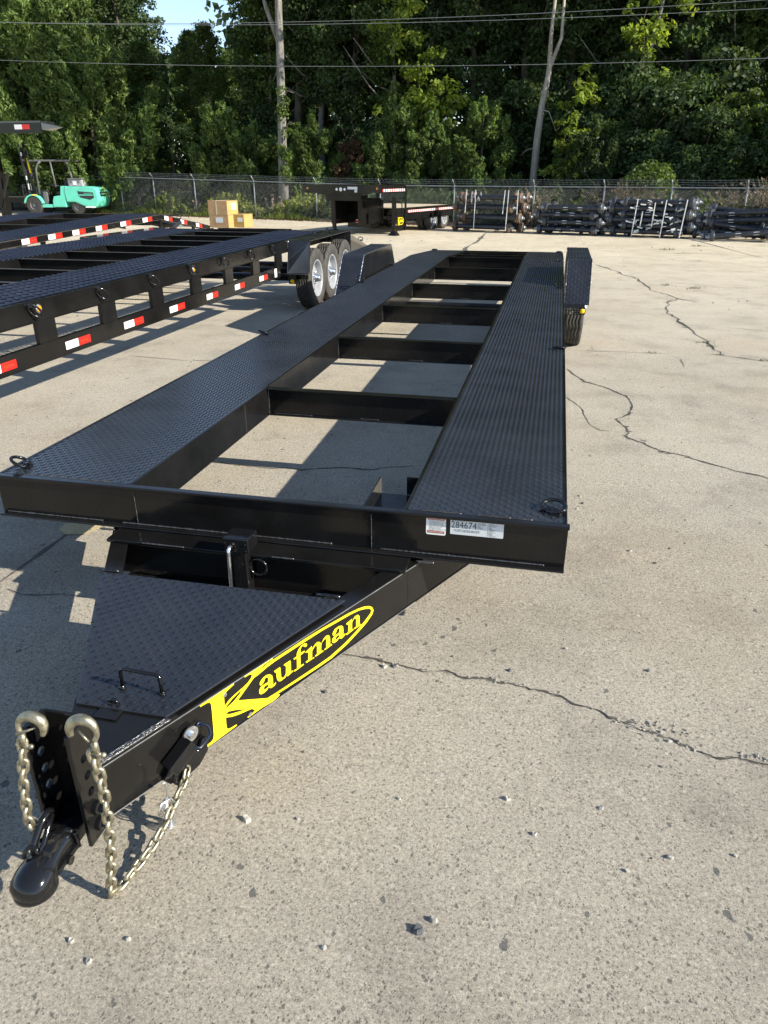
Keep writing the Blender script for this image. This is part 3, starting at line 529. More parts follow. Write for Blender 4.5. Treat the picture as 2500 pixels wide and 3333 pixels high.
def main_trailer():
    t = thing('car_hauler_trailer', 'long black open-centre car hauler trailer with yellow lettering on its tongue, filling the foreground', 'trailer', (0, 0, 0))
    seams = [0.0, 2.45, 4.68, 7.05, 8.40]
    for side, (x0, x1) in enumerate(((0.006, XL-.012), (XR+.012, WD-.006))):
        for a, b in zip(seams[:-1], seams[1:]):
            mb = MB(); mb.box(x0, x1, a+.0025+(.004 if a == 0 else 0), b-.0025, DZ-.008, DZ-.001)
            pl = mb.build('runway_plate', M['deck'], t, bevel=.001)
            V, F = treads(x0+.006, x1-.006, a+.012, b-.008, DZ-.0012); np_mesh('raised_tread', V, F, M['deck'], pl, kind='stuff')
        # sloping tail plate
        L_ = 1.9; dz = -.10; mb = MB(); mb.add([(x0,8.402,DZ-.008),(x1,8.402,DZ-.008),(x1,10.3,DZ-.008+dz),(x0,10.3,DZ-.008+dz),(x0,8.402,DZ-.001),(x1,8.402,DZ-.001),(x1,10.3,DZ-.001+dz),(x0,10.3,DZ-.001+dz)],
              [(0,3,2,1),(4,5,6,7),(0,1,5,4),(1,2,6,5),(2,3,7,6),(3,0,4,7)])
        pl = mb.build('tail_plate', M['deck'], t)
        V, F = treads(x0+.006, x1-.006, 8.41, 10.28, DZ-.0012, slope=dz/1.9); np_mesh('raised_tread', V, F, M['deck'], pl, kind='stuff')
    # long members: outer and inner channels of both runways
    for x, s in ((0.003, 1), (XL-.003, -1), (XR+.003, 1), (WD-.003, -1)):
        for (y0, y1, za, zb) in ((0.0, 8.40, 0, 0), (8.402, 10.3, 0, -.10)):
            mb = MB()
            def bx(xa, xb, ya, yb, z0, z1):
                mb.add([(xa,ya,z0+za),(xb,ya,z0+za),(xb,yb,z0+zb),(xa,yb,z0+zb),(xa,ya,z1+za),(xb,ya,z1+za),(xb,yb,z1+zb),(xa,yb,z1+zb)],
                       [(0,3,2,1),(4,5,6,7),(0,1,5,4),(1,2,6,5),(2,3,7,6),(3,0,4,7)])
            xa, xb = sorted((x-.003*s, x+.003*s)); bx(xa, xb, y0, y1, DZ-.155, DZ+.001)
            xa, xb = sorted((x+.004*s, x+.010*s)); bx(xa, xb, y0+.006, y1, DZ-.012, DZ+.001)
            xa, xb = sorted((x+.004*s, x+.040*s)); bx(xa, xb, y0+.001, y1, DZ-.155, DZ-.149)
            mb.build('side_channel', M['frame'], t, bevel=.001)
    for y in (1.3586, 2.7179, 4.1331, 5.5399, 7.05, 8.30): ibeam_x('cross_beam', t, XL+.0005, XR-.0005, y+.02, DZ-.150, DZ-.006, .050)
    for y, z in ((9.2, -.05), (10.0, -.09)): ibeam_x('cross_beam', t, XL+.0005, XR-.0005, y, DZ-.13+z, DZ-.006+z)
    mb = MB(); mb.box(0, WD, 10.301, 10.335, DZ-.25, DZ-.10); mb.build('rear_beam', M['frame'], t, bevel=.002)
    for y in (1.3586, 2.7179, 4.1331, 5.5399, 7.05):
        weld_line(t, [(XL+.002, y+.014, DZ-.012), (XL+.002, y+.014, DZ-.145)]); weld_line(t, [(XL+.03, y+.0125, DZ-.1415), (XL+.24, y+.0125, DZ-.1415)], .0022); weld_line(t, [(XL+.5, y+.0125, DZ-.1415), (XL+.6, y+.0125, DZ-.1415)], .0022)
    mb = MB(); mb.box(XL-.0015, XL+.0025, 1.05, 1.054, DZ-.15, DZ-.01); mb.build('weld_bead', M['edge'], t)
    # front beam: channel facing the camera, right across the nose of the deck
    mb = MB(); mb.box(-.002, WD+.004, -.018, -.001, DZ-.148, DZ-.010); mb.build('front_beam_web', M['frame'], t, bevel=.001)
    mb = MB(); mb.box(-.004, WD+.008, -.031, -.0005, DZ-.0095, DZ+.002); mb.build('front_beam_top_flange', M['frame'], t, bevel=.003)
    mb = MB(); mb.box(-.002, WD+.004, -.046, -.001, DZ-.157, DZ-.1485); mb.build('front_beam_bottom_flange', M['frame'], t, bevel=.003)
    weld_line(t, [(XL+.015, -.0195, DZ-.02), (XL+.015, -.0195, DZ-.146)], .0018); weld_line(t, [(1.44, -.0195, DZ-.02), (1.44, -.0195, DZ-.146)], .0018)
    for a, b in ((1.60, 1.74), (1.79, 1.90), (1.92, 1.97), (.10, .28), (.3, .46)): weld_line(t, [(a, .004, DZ+.0005), (b, .004, DZ+.0005)], .0022, mat='edge')
    for a, b in ((.02, .42), (.50, 1.30), (1.47, 2.02)): weld_line(t, [(a, -.0215, DZ-.1455), (b, -.0215, DZ-.1455)], .0032)
    for s_ in (1, -1): weld_line(t, [(1.04+s_*.56, -.047, DZ-.166), (1.04+s_*.62, -.047, DZ-.166)], .004)
    # stickers on the beam
    yf = -.0183
    st = MB(); st.prism(rrect(1.627, 1.693, .556, .617, .006), (0, yf-.0008, 0), (1,0,0), (0,0,1), (0, .0006, 0)); s1 = st.build('warning_sticker', M['white'], t)
    for z0, z1 in ((.610, .6185), (.5625, .571)):
        q = MB(); q.box(1.6315, 1.6885, yf-.0012, yf-.0009, z0, z1); q.build('sticker_band', M['rust_red'], s1)
    text('CHECK BEFORE TOWING', 1.660, yf-.0015, .6143, .0052, M['white'], s1, width=.050); text('CHECK BEFORE TOWING', 1.660, yf-.0015, .5668, .0052, M['white'], s1, width=.050)
    for i, s_ in enumerate(('All Plates, Bolts, & Nuts Tight', 'Load Properly Secured to Trailer', 'Tires Inflated Properly', 'Trailer Not Overloaded', 'Electrical Connected Working', 'Safety Chain Secured', 'All Safety Secured', 'Jack Raised To Highest Position', 'Coupler Locked')):
        text('- '+s_, 1.634, yf-.0012, .6062-i*.0042, .0038, M['ink'], s1, align='LEFT')
    st = MB(); st.prism(rrect(1.7075, 1.8815, .565, .6225, .003), (0, yf-.0008, 0), (1,0,0), (0,0,1), (0, .0006, 0)); s2 = st.build('serial_number_label', M['label_w'], t)
    text('284674', 1.752, yf-.0012, .5995, .0250, M['ink'], s2, width=.083); text('7UZFC3829SL001073', 1.762, yf-.0012, .5795, .0092, M['ink'], s2, width=.083)
    text('Trailer Corp., LLC', 1.735, yf-.0012, .6160, .0048, M['ink'], s2); text('K', 1.716, yf-.0012, .6178, .009, M['ink'], s2)
    for i in range(5): text(('Date 06/24', 'Color Black', 'Flat', 'Axles 2', 'PL 1073')[i], 1.797, yf-.0012, .6115-i*.0046, .0040, M['ink'], s2, align='LEFT')
    for i in range(11): text(('1. Left Tie', '2. LED Light Kit', '3. Steel Deck', '4. Jack', '5. Rings', '6. Tall Rack', '7. Ramps', '8. Spare Tire', '9. Brakes', '10. Paint', '11. Warranty')[i], 1.829, yf-.0012, .6135-i*.0044, .0038, M['ink'], s2, align='LEFT')
    # A-frame rails under the front beam
    zt, zb = .460, .310
    def outer(y, s): return (1.63+.485*y) if s > 0 else (0.45-.485*y)
    for s in (1, -1):
        ya, yb = -1.125, 0.30; mb = MB(); d = Vector((.485*s, 1, 0)).normalized(); nrm = Vector((1*s, -.485, 0)).normalized()
        A = Vector((outer(ya, s), ya, 0)); B = Vector((outer(yb, s), yb, 0))
        def plank(n0, n1, z0, z1, a=A, b=B):
            vs_ = [(p - nrm*n) for p in (a, b) for n in (n0, n1)]
            mb.add([(q.x,q.y,z0) for q in (vs_[0],vs_[1],vs_[3],vs_[2])]+[(q.x,q.y,z1) for q in (vs_[0],vs_[1],vs_[3],vs_[2])], [(0,3,2,1),(4,5,6,7),(0,1,5,4),(1,2,6,5),(2,3,7,6),(3,0,4,7)])
        plank(0, .006, zb+.007, zt-.007); plank(-.0015, .060, zt-.0065, zt); plank(-.0015, .060 if s > 0 else .009, zb, zb+.0065)
        rl = mb.build('tongue_rail', M['frame'], t, bevel=.002)
        if s > 0:
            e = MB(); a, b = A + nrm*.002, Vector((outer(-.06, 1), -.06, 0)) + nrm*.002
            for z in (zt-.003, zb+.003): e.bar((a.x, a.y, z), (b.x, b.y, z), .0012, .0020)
            e.build('rail_edge_highlight', M['steel'], rl)  # pale strips stand in for light reflecting off the rail edges
            lettering(rl, nrm)
    mb = MB(); mb.box(outer(-.075,-1)+.01, outer(-.075,1)-.01, -.100, -.094, .325, .460); mb.box(.50, 1.58, -.135, -.020, .4605, .4725); mb.box(.55, 1.53, -.135, -.092, .318, .3245)
    mb.build('tongue_cross_member', M['frame'], t, bevel=.002); weld_line(t, [(.64, -.137, .4730), (.80, -.137, .4730)], .003); weld_line(t, [(1.12, -.137, .4730), (1.20, -.137, .4730)], .003)
    # tray under the right runway
    mb = MB(); mb.box(1.405, 1.56, .06, .30, .545, .551); mb.box(1.399, 1.4045, .03, .30, .545, .618); mb.box(1.50, 1.547, .301, .306, .551, .622); mb.build('tool_tray', M['frame'], t, bevel=.001)
    # nose box between the rails
    mb = MB(); P = [(outer(-.93,-1)+.002, -.93), (outer(-.93,1)-.002, -.93), (outer(-1.13,1)-.002, -1.132), (outer(-1.13,-1)+.002, -1.132)]
    mb.add([(x,y,.4605) for x, y in P]+[(x,y,.466) for x, y in P], [(0,3,2,1)[::-1],(4,5,6,7)[::-1],(0,1,5,4),(1,2,6,5),(2,3,7,6),(3,0,4,7)])
    mb.build('nose_top_plate', M['frame'], t, bevel=.001)
    mb = MB(); mb.box(outer(-1.13,-1)+.001, outer(-1.13,1)-.001, -1.133, -1.1265, .31, .460); mb.build('nose_front_plate', M['frame'], t)
    for k in range(3): weld_line(t, [(outer(-1.12,1)-.006*k, -1.12, .467), (outer(-.95,1)-.006*k, -.95, .467)], .0032, mat='weld')
    # chequer plate lid
    lid = [(.612, -.35), (1.436, -.35), (1.158, -.95), (.918, -.95)]
    mb = MB(); mb.add([(x,y,.4665) for x, y in lid]+[(x,y,.4725) for x, y in lid], [(0,1,2,3),(7,6,5,4),(0,4,5,1),(1,5,6,2),(2,6,7,3),(3,7,4,0)])
    L = mb.build('storage_lid', M['lid'], t, bevel=.001)
    def ins(x, y):
        f_ = (-.35 - y)/.60
        return (y < -.358) & (y > -.942) & (x > .612 + .306*f_ + .008) & (x < 1.436 - .278*f_ - .008)
    V, F = treads(.60, 1.45, -.95, -.35, .4723, inside=ins, H=.0038, L=.0135, W=.0042); np_mesh('raised_tread', V, F, M['lid'], L, kind='stuff')
    mb = MB(); mb.tube([(1.00, -.872, .4725), (1.00, -.872, .522), (1.003, -.872, .528), (1.009, -.872, .531), (1.100, -.876, .531), (1.107, -.876, .528), (1.11, -.877, .522), (1.11, -.877, .4725)], .0048, 10)
    for x in (1.00, 1.11): mb.lathe([(.009, .4726), (.008, .478), (.005, .482)], (x, -.875, 0), (0,0,1), 10)
    mb.build('lid_handle', M['cast'], L, smooth=True)
    mb = MB(); mb.tube(arc((1.012, -.935, .476), .011, 0, math.pi, 10, (1,0,0), (0,0,1)), .0045, 8); mb.box(.998, 1.026, -.940, -.930, .4726, .477); mb.build('padlock_loop', M['cast'], L, smooth=True)
    for x, w_ in ((1.385, .035), (.645, .03)):
        mb = MB(); mb.lathe([(.0065, -w_), (.0065, -.002), (.0058, -.001), (.0058, .001), (.0065, .002), (.0065, w_)], (x, -.343, .476), (1,0,0), 12, caps=True); mb.ball((x-w_-.004, -.343, .476), .006); mb.build('lid_hinge', M['cast'], L, smooth=True)
    mb = MB(); mb.box(.985, 1.045, -.985, -.950, .4675, .4705); mb.build('lid_latch_plate', M['frame'], L)
    # jack
    mb = MB(); mb.box(.992, 1.042, -.165, -.115, gz(-.1)+.012, .50); mb.box(.972, 1.062, -.185, -.105, .500, .553)
    jk = mb.build('tongue_jack', M['cast'], t, bevel=.004)
    mb = MB(); mb.box(.985, 1.05, -.18, -.10, gz(-.1)+.001, gz(-.1)+.012); mb.build('jack_foot', M['cast'], jk, bevel=.002)
    mb = MB(); mb.tube([(1.000, -.188, .525), (1.000, -.200, .525), (1.000, -.206, .520), (1.000, -.208, .510), (.997, -.210, .33)], .0062, 10); mb.build('jack_crank', M['chrome'], jk, smooth=True)
    mb = MB()
    for x, z in ((.980, .535), (1.052, .535), (1.052, .510), (1.036, .46)):
        mb = MB(); mb.lathe([(.0045, 0), (.0045, .003), (.001, .004)], (x, -.1855, z), (0,-1,0), 6); mb.build('jack_bolt', M['cast'], jk)
    pth = arc((1.072, -.142, .43), .030, 0, 6.283, 22, (1,0,0), (0,0,1)); weld_line(jk, pth, .005, mat='cast')
    # adjustable channel at the nose
    mb = MB(); mb.box(1.001, 1.109, -1.150, -1.142, .335, .628); ch = mb.build('coupler_channel', M['frame'], t, bevel=.003)
    for x in (1.001, 1.101):
        # flange with holes: strip cut by an octagonal row
        q = MB(); hz = [.372 + .045*i for i in range(5)]; y0, y1 = -1.220, -1.1505; yc = -1.187; z = .335
        for h in hz:
            q.box(x, x+.008, y0, y1, z, h-.010); n = 12
            ring = [(yc+.010*math.cos(a), h+.010*math.sin(a)) for a in (2*math.pi*(k+.5)/n for k in range(n))]
            outr = []
            for a in (2*math.pi*(k+.5)/n for k in range(n)):
                cx_, cz_ = math.cos(a), math.sin(a); outr.append((None, None))
            q.box(x, x+.008, y0, yc-.010, h-.010, h+.010); q.box(x, x+.008, yc+.010, y1, h-.010, h+.010)
            for sy, sz in ((1,1),(1,-1),(-1,1),(-1,-1)):
                q.prism([(yc+sy*.010, h+sz*.010), (yc+sy*.010, h+sz*.0042), (yc+sy*.0072, h+sz*.0072), (yc+sy*.0042, h+sz*.010)], (x, 0, 0), (0,1,0), (0,0,1), (.008,0,0))
            z = h+.010
        q.box(x, x+.008, y0, y1, z, .632); q.build('channel_flange', M['frame'], ch)
    for z in (.372, .417):
        for xx, sg in ((1.110, 1), (1.000, -1)): mb = MB(); mb.lathe([(.0155, 0), (.0155, .010), (.011, .012), (.008, .012), (.008, .022), (.001, .024)], (xx, -1.187, z), (sg,0,0), 6); mb.build('channel_bolt', M['cast'], ch)
    coupler(ch)
    # hooks and chains
    grab_hook(t, (1.048, -1.237, .664), .026, 0.2); grab_hook(t, (1.163, -1.237, .675), .027, 0.0, True)
    chain(t, [(1.026, -1.243, .634), (1.022, -1.252, .58), (1.014, -1.258, .52), (1.010, -1.262, .46), (1.006, -1.262, .425), (1.004, -1.245, .395), (1.010, -1.235, .38)])
    chain(t, [(1.176, -1.240, .632), (1.183, -1.240, .56), (1.178, -1.238, .46), (1.168, -1.236, .37), (1.156, -1.236, .29), (1.146, -1.238, .222), (1.150, -1.215, .213), (1.162, -1.17, .222), (1.178, -1.12, .236), (1.186, -1.06, .256), (1.188, -1.01, .275), (1.190, -.965, .29), (1.188, -.935, .312)])
    # breakaway switch, bracket, cable
    nr = Vector((1, -.485, 0)).normalized(); dr = Vector((.485, 1, 0)).normalized()
    def rp(y, z, off): p = Vector((1.63+.485*y, y, z)) + nr*off; return p
    mb = MB(); d2 = (rp(-.915, .400, 0)-rp(-.985, .357, 0)).normalized(); mb.obox(rp(-.955, .374, .026), d2, nr, d2.cross(nr), .040, .018, .018)
    bs = mb.build('breakaway_switch', M['cast'], t, bevel=.003)
    mb = MB(); mb.lathe([(.022, 0), (.022, .004)], rp(-.915, .402, .012), nr, 18, caps=True); mb.lathe([(.009, 0), (.009, .007), (.001, .008)], rp(-.915, .402, .016), nr, 6); mb.build('switch_bolt', M['chrome'], bs)
    mb = MB(); mb.tube([rp(-.93, .386, .04), rp(-.915, .380, .05), rp(-.895, .385, .045), rp(-.876, .385, .035), rp(-.872, .398, .022), rp(-.880, .405, .008), rp(-.884, .402, .001)], .0028, 8); mb.lathe([(.009, 0), (.006, .003)], rp(-.884, .402, .001), nr, 12, caps=True); mb.build('switch_wire', M['blue_wire'], bs, smooth=True)
    mb = MB(); mb.prism([(-.055,-.012),(-.03,.018),(.02,.02),(.05,.005),(.065,.03),(.08,.03),(.08,-.012),(.05,-.04),(.0,-.05),(-.04,-.035)], rp(-.945, .330, .002), dr, (0,0,1), nr*.010)
    mb.tube(arc(rp(-.952, .300, .012), .020, 0, 6.0, 16, dr, Vector((0,0,1))), .0065, 8); mb.build('chain_bracket', M['cast'], t, bevel=.002)
    mb = MB(); c0 = rp(-1.015, .350, .045); dn = Vector((0,0,-1)); sd = dr
    for k in range(5):
        w_ = .006+.0028*k; top = c0 + sd*rnd.uniform(-.003, .003); L1 = .052; L2 = .075+.006*k
        pth = [top]
        for a in np.linspace(.3, math.pi, 7): pth.append(top + dn*(L1*(1-math.cos(a))/2) + sd*(w_*.7*math.sin(a)))
        for a in np.linspace(0, math.pi*2, 16): pth.append(top + dn*(L1 + L2*(1-math.cos(a))/4 + (0)) + sd*(w_*1.1*math.sin(a)*1.2) + nr*(.004*math.sin(a*2+k)))
        for a in np.linspace(0, math.pi*2, 16): pth.append(top + dn*(L1+L2*.5 + L2*(1-math.cos(a))/4) + sd*(w_*.9*math.sin(a)*1.2))
        pth.append(top + dn*L1 + nr*.003)
        mb.tube(pth, .0019, 6)
    mb.build('breakaway_cable', M['chrome'], t, smooth=True)
    # tie-down rings: (x, y, tilt, rz)
    for x, y, z, tl, rz in ((.060, .085, DZ, 28, R(118)), (.035, 2.69, DZ, 25, R(150)), (.02, 5.45, DZ, 85, R(10)), (.055, 5.52, DZ, 70, R(35)), (.02, 7.08, DZ, 5, R(170)), (2.030, .075, DZ, 16, R(-12)), (2.045, 2.65, DZ, 12, R(175)), (2.035, 5.46, DZ, 80, R(0)), (2.03, 7.9, DZ, 5, R(10)), (2.02, 10.15, DZ-.09, 5, 0), (.06, 10.15, DZ-.09, 5, 0)):
        if (x, y) != (.055, 5.52): dring(t, (x, y, z), rz, tl)
    # fenders and wheels
    for s in (1, -1):
        def fx(a): return WD + a if s > 0 else -a
        x0, x1 = sorted((fx(.012), fx(.25)))
        prof = [(5.41, .490), (5.735, .845), (5.765, .866), (5.80, .872), (7.12, .872), (7.16, .862), (7.19, .835), (7.48, .490)]
        mb = MB(); k = len(prof); zt_ = .004
        for i, (y, z) in enumerate(prof):
            for x in (x0, x1):
                mb.v.append((x, y, z))
            for x in (x0, x1):
                yy = y + (.006 if i < 4 else -.006); mb.v.append((x, yy, z-.006))
        for i in range(k-1):
            a, b = 4*i, 4*i+4
            mb.f += [(a, a+1, b+1, b), (a+2, b+2, b+3, a+3), (a, b, b+2, a+2), (a+1, a+3, b+3, b+1)]
        mb.f += [(0, 2, 3, 1), (4*k-4, 4*k-3, 4*k-1, 4*k-2)]
        fe = mb.build('fender', M['lid'], t)
        # treads on the front slope and the top
        for (ya, za), (yb, zb_) in ((prof[0], prof[1]), (prof[3], prof[4])):
            Ls = math.hypot(yb-ya, zb_-za); V, F = treads(x0+.006, x1-.006, 0, Ls, 0, p=.030, L=.0145, W=.0045, H=.003)
            sn, cs = (zb_-za)/Ls, (yb-ya)/Ls; y_ = V[:, 1].copy(); h = V[:, 2].copy(); V[:, 1] = ya + y_*cs - h*sn; V[:, 2] = za + y_*sn + h*cs + .0003
            np_mesh('raised_tread', V, F, M['lid'], fe, kind='stuff')
        for xx, nm in ((x0, 'fender_side'), (x1-.004, 'fender_side')):
            q = MB(); pr = [(y, z-.007) for y, z in prof]; pr = [(5.10, .565)] + pr + [(7.80, .565)]
            skirt = .47
            q.prism([(5.425, .495), (5.742, .841), (5.77, .860), (5.80, .8655), (7.12, .8655), (7.155, .856), (7.185, .832), (7.465, .495), (7.465, skirt), (5.425, skirt)], (xx, 0, 0), (0,1,0), (0,0,1), (.004,0,0)); q.build('fender_side', M['frame'], fe)
        for xx in (x0+.0015, x1-.0015): weld_line(fe, [(xx, 5.415, .492), (xx, 5.735, .847), (xx, 5.765, .868), (xx, 5.80, .874)] + ([(xx, 7.12, .874)] if s < 0 else []), .0045, mat='weld' if s > 0 else 'chrome', step=.012)
        # front bracket with studs and amber marker
        b0, b1 = sorted((fx(.006), fx(.21)))
        mb = MB(); mb.box(b0, b1, 5.20, 5.42, .486, .491); mb.box(b0, b1, 5.192, 5.1995, .425, .491)
        br = mb.build('marker_bracket', M['frame'], t)
        mb = MB()
        for r_ in range(3):
            for c_ in range(8): mb.ball((b0+.015+c_*(b1-b0-.03)/7, 5.191, .478-.020*r_), .0034, 6, 4)
        mb.build('bracket_studs', M['chrome'], br, smooth=True, kind='stuff')
        xm = fx(.185); mb = MB(); mb.lathe([(.030, 0), (.030, .008), (.024, .010)], (xm, 5.188, .462), (0,-1,0), 20, caps=True); lm = mb.build('marker_light', M['cast'], t)
        mb = MB(); mb.lathe([(.023, .009), (.019, .015), (.001, .018)], (xm, 5.188, .462), (0,-1,0), 20); mb.build('lens', M['amber_y'], lm, smooth=True)
        for y in (5.88, 6.74): wheel(t, (fx(.125), y, .385), side=s)
    mb = MB()
    for y in (5.88, 6.74): mb.tube([(-.02, y, .36), (2.10, y, .36)], .035, 12)
    mb.build('axle_tube', M['frame'], t)
    return t

def rrect(x0, x1, z0, z1, r, n=4):
    P = []
    for cx, cz, a0 in ((x1-r, z1-r, 0), (x0+r, z1-r, 90), (x0+r, z0+r, 180), (x1-r, z0+r, 270)):
        P += [(cx+r*math.cos(R(a0+90*i/n)), cz+r*math.sin(R(a0+90*i/n))) for i in range(n+1)]
    return P
def text(s, x, y, z, size, mat, parent, align='CENTER', width=None, rot=(math.pi/2, 0, 0), name='printed_text'):
    cu = bpy.data.curves.new('t', 'FONT'); cu.body = s; cu.size = size*1.35; cu.align_x = align; cu.align_y = 'CENTER'; cu.resolution_u = 2
    o = bpy.data.objects.new('t', cu); C.objects.link(o); dg = bpy.context.evaluated_depsgraph_get(); me = bpy.data.meshes.new_from_object(o.evaluated_get(dg))
    bpy.data.objects.remove(o); me.materials.clear(); me.materials.append(mat)
    if width:
        xs = [v.co.x for v in me.vertices]; k = width/(max(xs)-min(xs)); k2 = k if False else 1
        for v in me.vertices: v.co.x *= k
    p = link(name, me, parent); p.location = (x, y, z); p.rotation_euler = rot; return p
def lettering(rl, nrm):
    Ln = math.hypot(1, .485)
    for i, pls in enumerate(LOGO):
        P = [[Vector((s_, z, 0)) for s_, z in pl] for pl in pls]; tris = tessellate_polygon(P); flat = [q for pl in pls for q in pl]
        V = []
        for s_, z in flat:
            y = s_/Ln; p = Vector((1.63+.485*y, y, z)) + nrm*.0012; V.append(p)
        k = len(V); V2 = V + [p + nrm*.0006 for p in V]
        F = [tuple(a+k for a in t_) for t_ in tris]
        c = 0
        for pl in pls:
            n = len(pl)
            for j in range(n): F.append((c+j, c+(j+1) % n, c+(j+1) % n+k, c+j+k))
            c += n
        mb = MB(); mb.add(V2, F); mb.build(('capital_k', 'oval_outline', 'letter_a', 'letter_u', 'letter_f', 'letter_m', 'letter_a', 'letter_n')[i], M['yellow'], rl)
    mb = MB()
    for s_, z in SCREWS:
        y = s_/Ln; mb.lathe([(.0062, 0), (.0062, .0035), (.001, .004)], Vector((1.63+.485*y, y, z))+nrm*.0018, nrm, 6)
    mb.build('screw_head', M['chrome'], rl)
def coupler(parent):
    c = Vector((1.041, 0, 0)); mb = MB()
    # ball socket housing: rounded nose swept back to the channel
    st = [(-1.364, .331, .006, .009), (-1.361, .332, .018, .017), (-1.353, .334, .029, .026), (-1.340, .337, .0345, .031), (-1.322, .340, .0365, .034), (-1.304, .343, .035, .033), (-1.288, .346, .030, .030), (-1.268, .350, .027, .028), (-1.246, .354, .027, .028), (-1.220, .357, .029, .030), (-1.19, .360, .031, .030)]
    n = 20; b = len(mb.v)
    for y, z, rx, rz_ in st:
        for k in range(n):
            a = 2*math.pi*k/n; ca, sa = math.cos(a), math.sin(a); q = 1.0
            zz = z + (rz_*sa if sa > 0 else -rz_*min(1, -sa*1.4)*.75)
            mb.v.append((c.x + rx*1.18*ca, y, zz))
    for i in range(len(st)-1): mb.f += [(i*n+k, i*n+(k+1) % n, (i+1)*n+(k+1) % n, (i+1)*n+k) for k in range(n)]
    mb.f += [tuple(range(n-1, -1, -1)), tuple((len(st)-1)*n+k for k in range(n))]
    h = mb.build('ball_coupler', M['cast'], parent, smooth=True)
    mb = MB(); mb.lathe([(.040, .312), (.0440, .315), (.0440, .323), (.040, .330)], (1.041, -1.322, 0), (0,0,1), 28); mb.build('socket_rim', M['cast'], h, smooth=True)
    mb = MB(); mb.tube([(1.026, -1.290, .372), (1.020, -1.276, .390), (1.020, -1.250, .412), (1.024, -1.226, .424), (1.030, -1.206, .418)], [.007, .009, .010, .009, .007], 8); mb.build('latch_lever', M['cast'], h, smooth=True)
    mb = MB(); mb.tube([(1.040, -1.290, .372), (1.040, -1.272, .388), (1.038, -1.248, .408), (1.034, -1.226, .420)], .006, 8); mb.build('latch_lever', M['cast'], h, smooth=True)
    mb = MB(); mb.tube([(1.012, -1.302, .372), (1.012, -1.296, .384), (1.018, -1.286, .388), (1.030, -1.284, .386), (1.036, -1.292, .376)], .005, 8); mb.build('latch_pin_loop', M['cast'], h, smooth=True)
    mb = MB(); mb.box(1.010, 1.078, -1.228, -1.150, .335, .382); mb.build('coupler_block', M['cast'], h, bevel=.006)
    mb = MB(); mb.box(1.060, 1.082, -1.318, -1.225, .333, .346); mb.build('coupler_clamp', M['cast'], h, bevel=.003)
    mb = MB(); mb.lathe([(.007, -.036), (.007, .040), (.010, .040), (.010, .047)], (1.041, -1.262, .338), (1,0,0), 8, caps=True); mb.build('clamp_bolt', M['cast'], h)
    for k in range(14):
        a = k/13; mb = None
    mb = MB(); mb.prism([(-1.232, .378), (-1.295, .366), (-1.286, .384), (-1.252, .396), (-1.232, .394)], (1.044, 0, 0), (0,1,0), (0,0,1), (.022, 0, 0)); mb.prism([(-1.20, .335), (-1.325, .318), (-1.325, .335), (-1.20, .358)], (1.0665, 0, 0), (0,1,0), (0,0,1), (.006, 0, 0)); mb.build('coupler_rib', M['cast'], h, bevel=.003)
    weld_line(h, [(1.012, -1.230, .384), (1.040, -1.233, .389), (1.078, -1.230, .384)], .006, mat='cast'); weld_line(h, [(1.081, -1.228, .38), (1.081, -1.224, .335)], .005, mat='cast'); weld_line(h, [(1.020, -1.262, .378), (1.045, -1.256, .384), (1.066, -1.262, .376)], .005, mat='cast')
def grab_hook(parent, c, r, roll, latch=True):
    c = Vector(c); ax, ay = Vector((math.cos(roll), .12, -math.sin(roll))), Vector((math.sin(roll), .15, math.cos(roll)))
    mb = MB(); n = 26; a0, a1 = (R(-25), R(225)); path = []; rad = []
    for i in range(n+1):
        a = a0+(a1-a0)*i/n; path.append(c + ax*(r*math.cos(a)) + ay*(r*math.sin(a))); rad.append(.0055 + .0058*math.sin(math.pi*min(1, i/n*1.25)))
    if roll == 0.0: path = [c + ax*(-2*(p-c).dot(ax)/ax.length_squared)*1 + (p-c) for p in path]
    mb.tube(path, rad, 10)
    e = path[-1]; mb.tube([e, e + Vector((.002, -.002, -.010)), e + Vector((.004, -.003, -.024))], [.0075, .007, .0065], 8)
    h = mb.build('grab_hook', M['zinc'], parent, smooth=True)
    q = MB(); p2 = e + Vector((.004, -.004, -.026)); q.tube([p2 + Vector((-.013, 0, 0)), p2 + Vector((.013, 0, 0))], .004, 8); q.ball(p2 + Vector((-.014, 0, 0)), .0055); q.ball(p2 + Vector((.015, 0, 0)), .0055)
    q.tube([e + Vector((-.006, -.006, .002)), path[n//2+6]*.35 + path[2]*.65], [.0035, .002], 6); q.build('clevis_pin', M['zinc'], h, smooth=True)
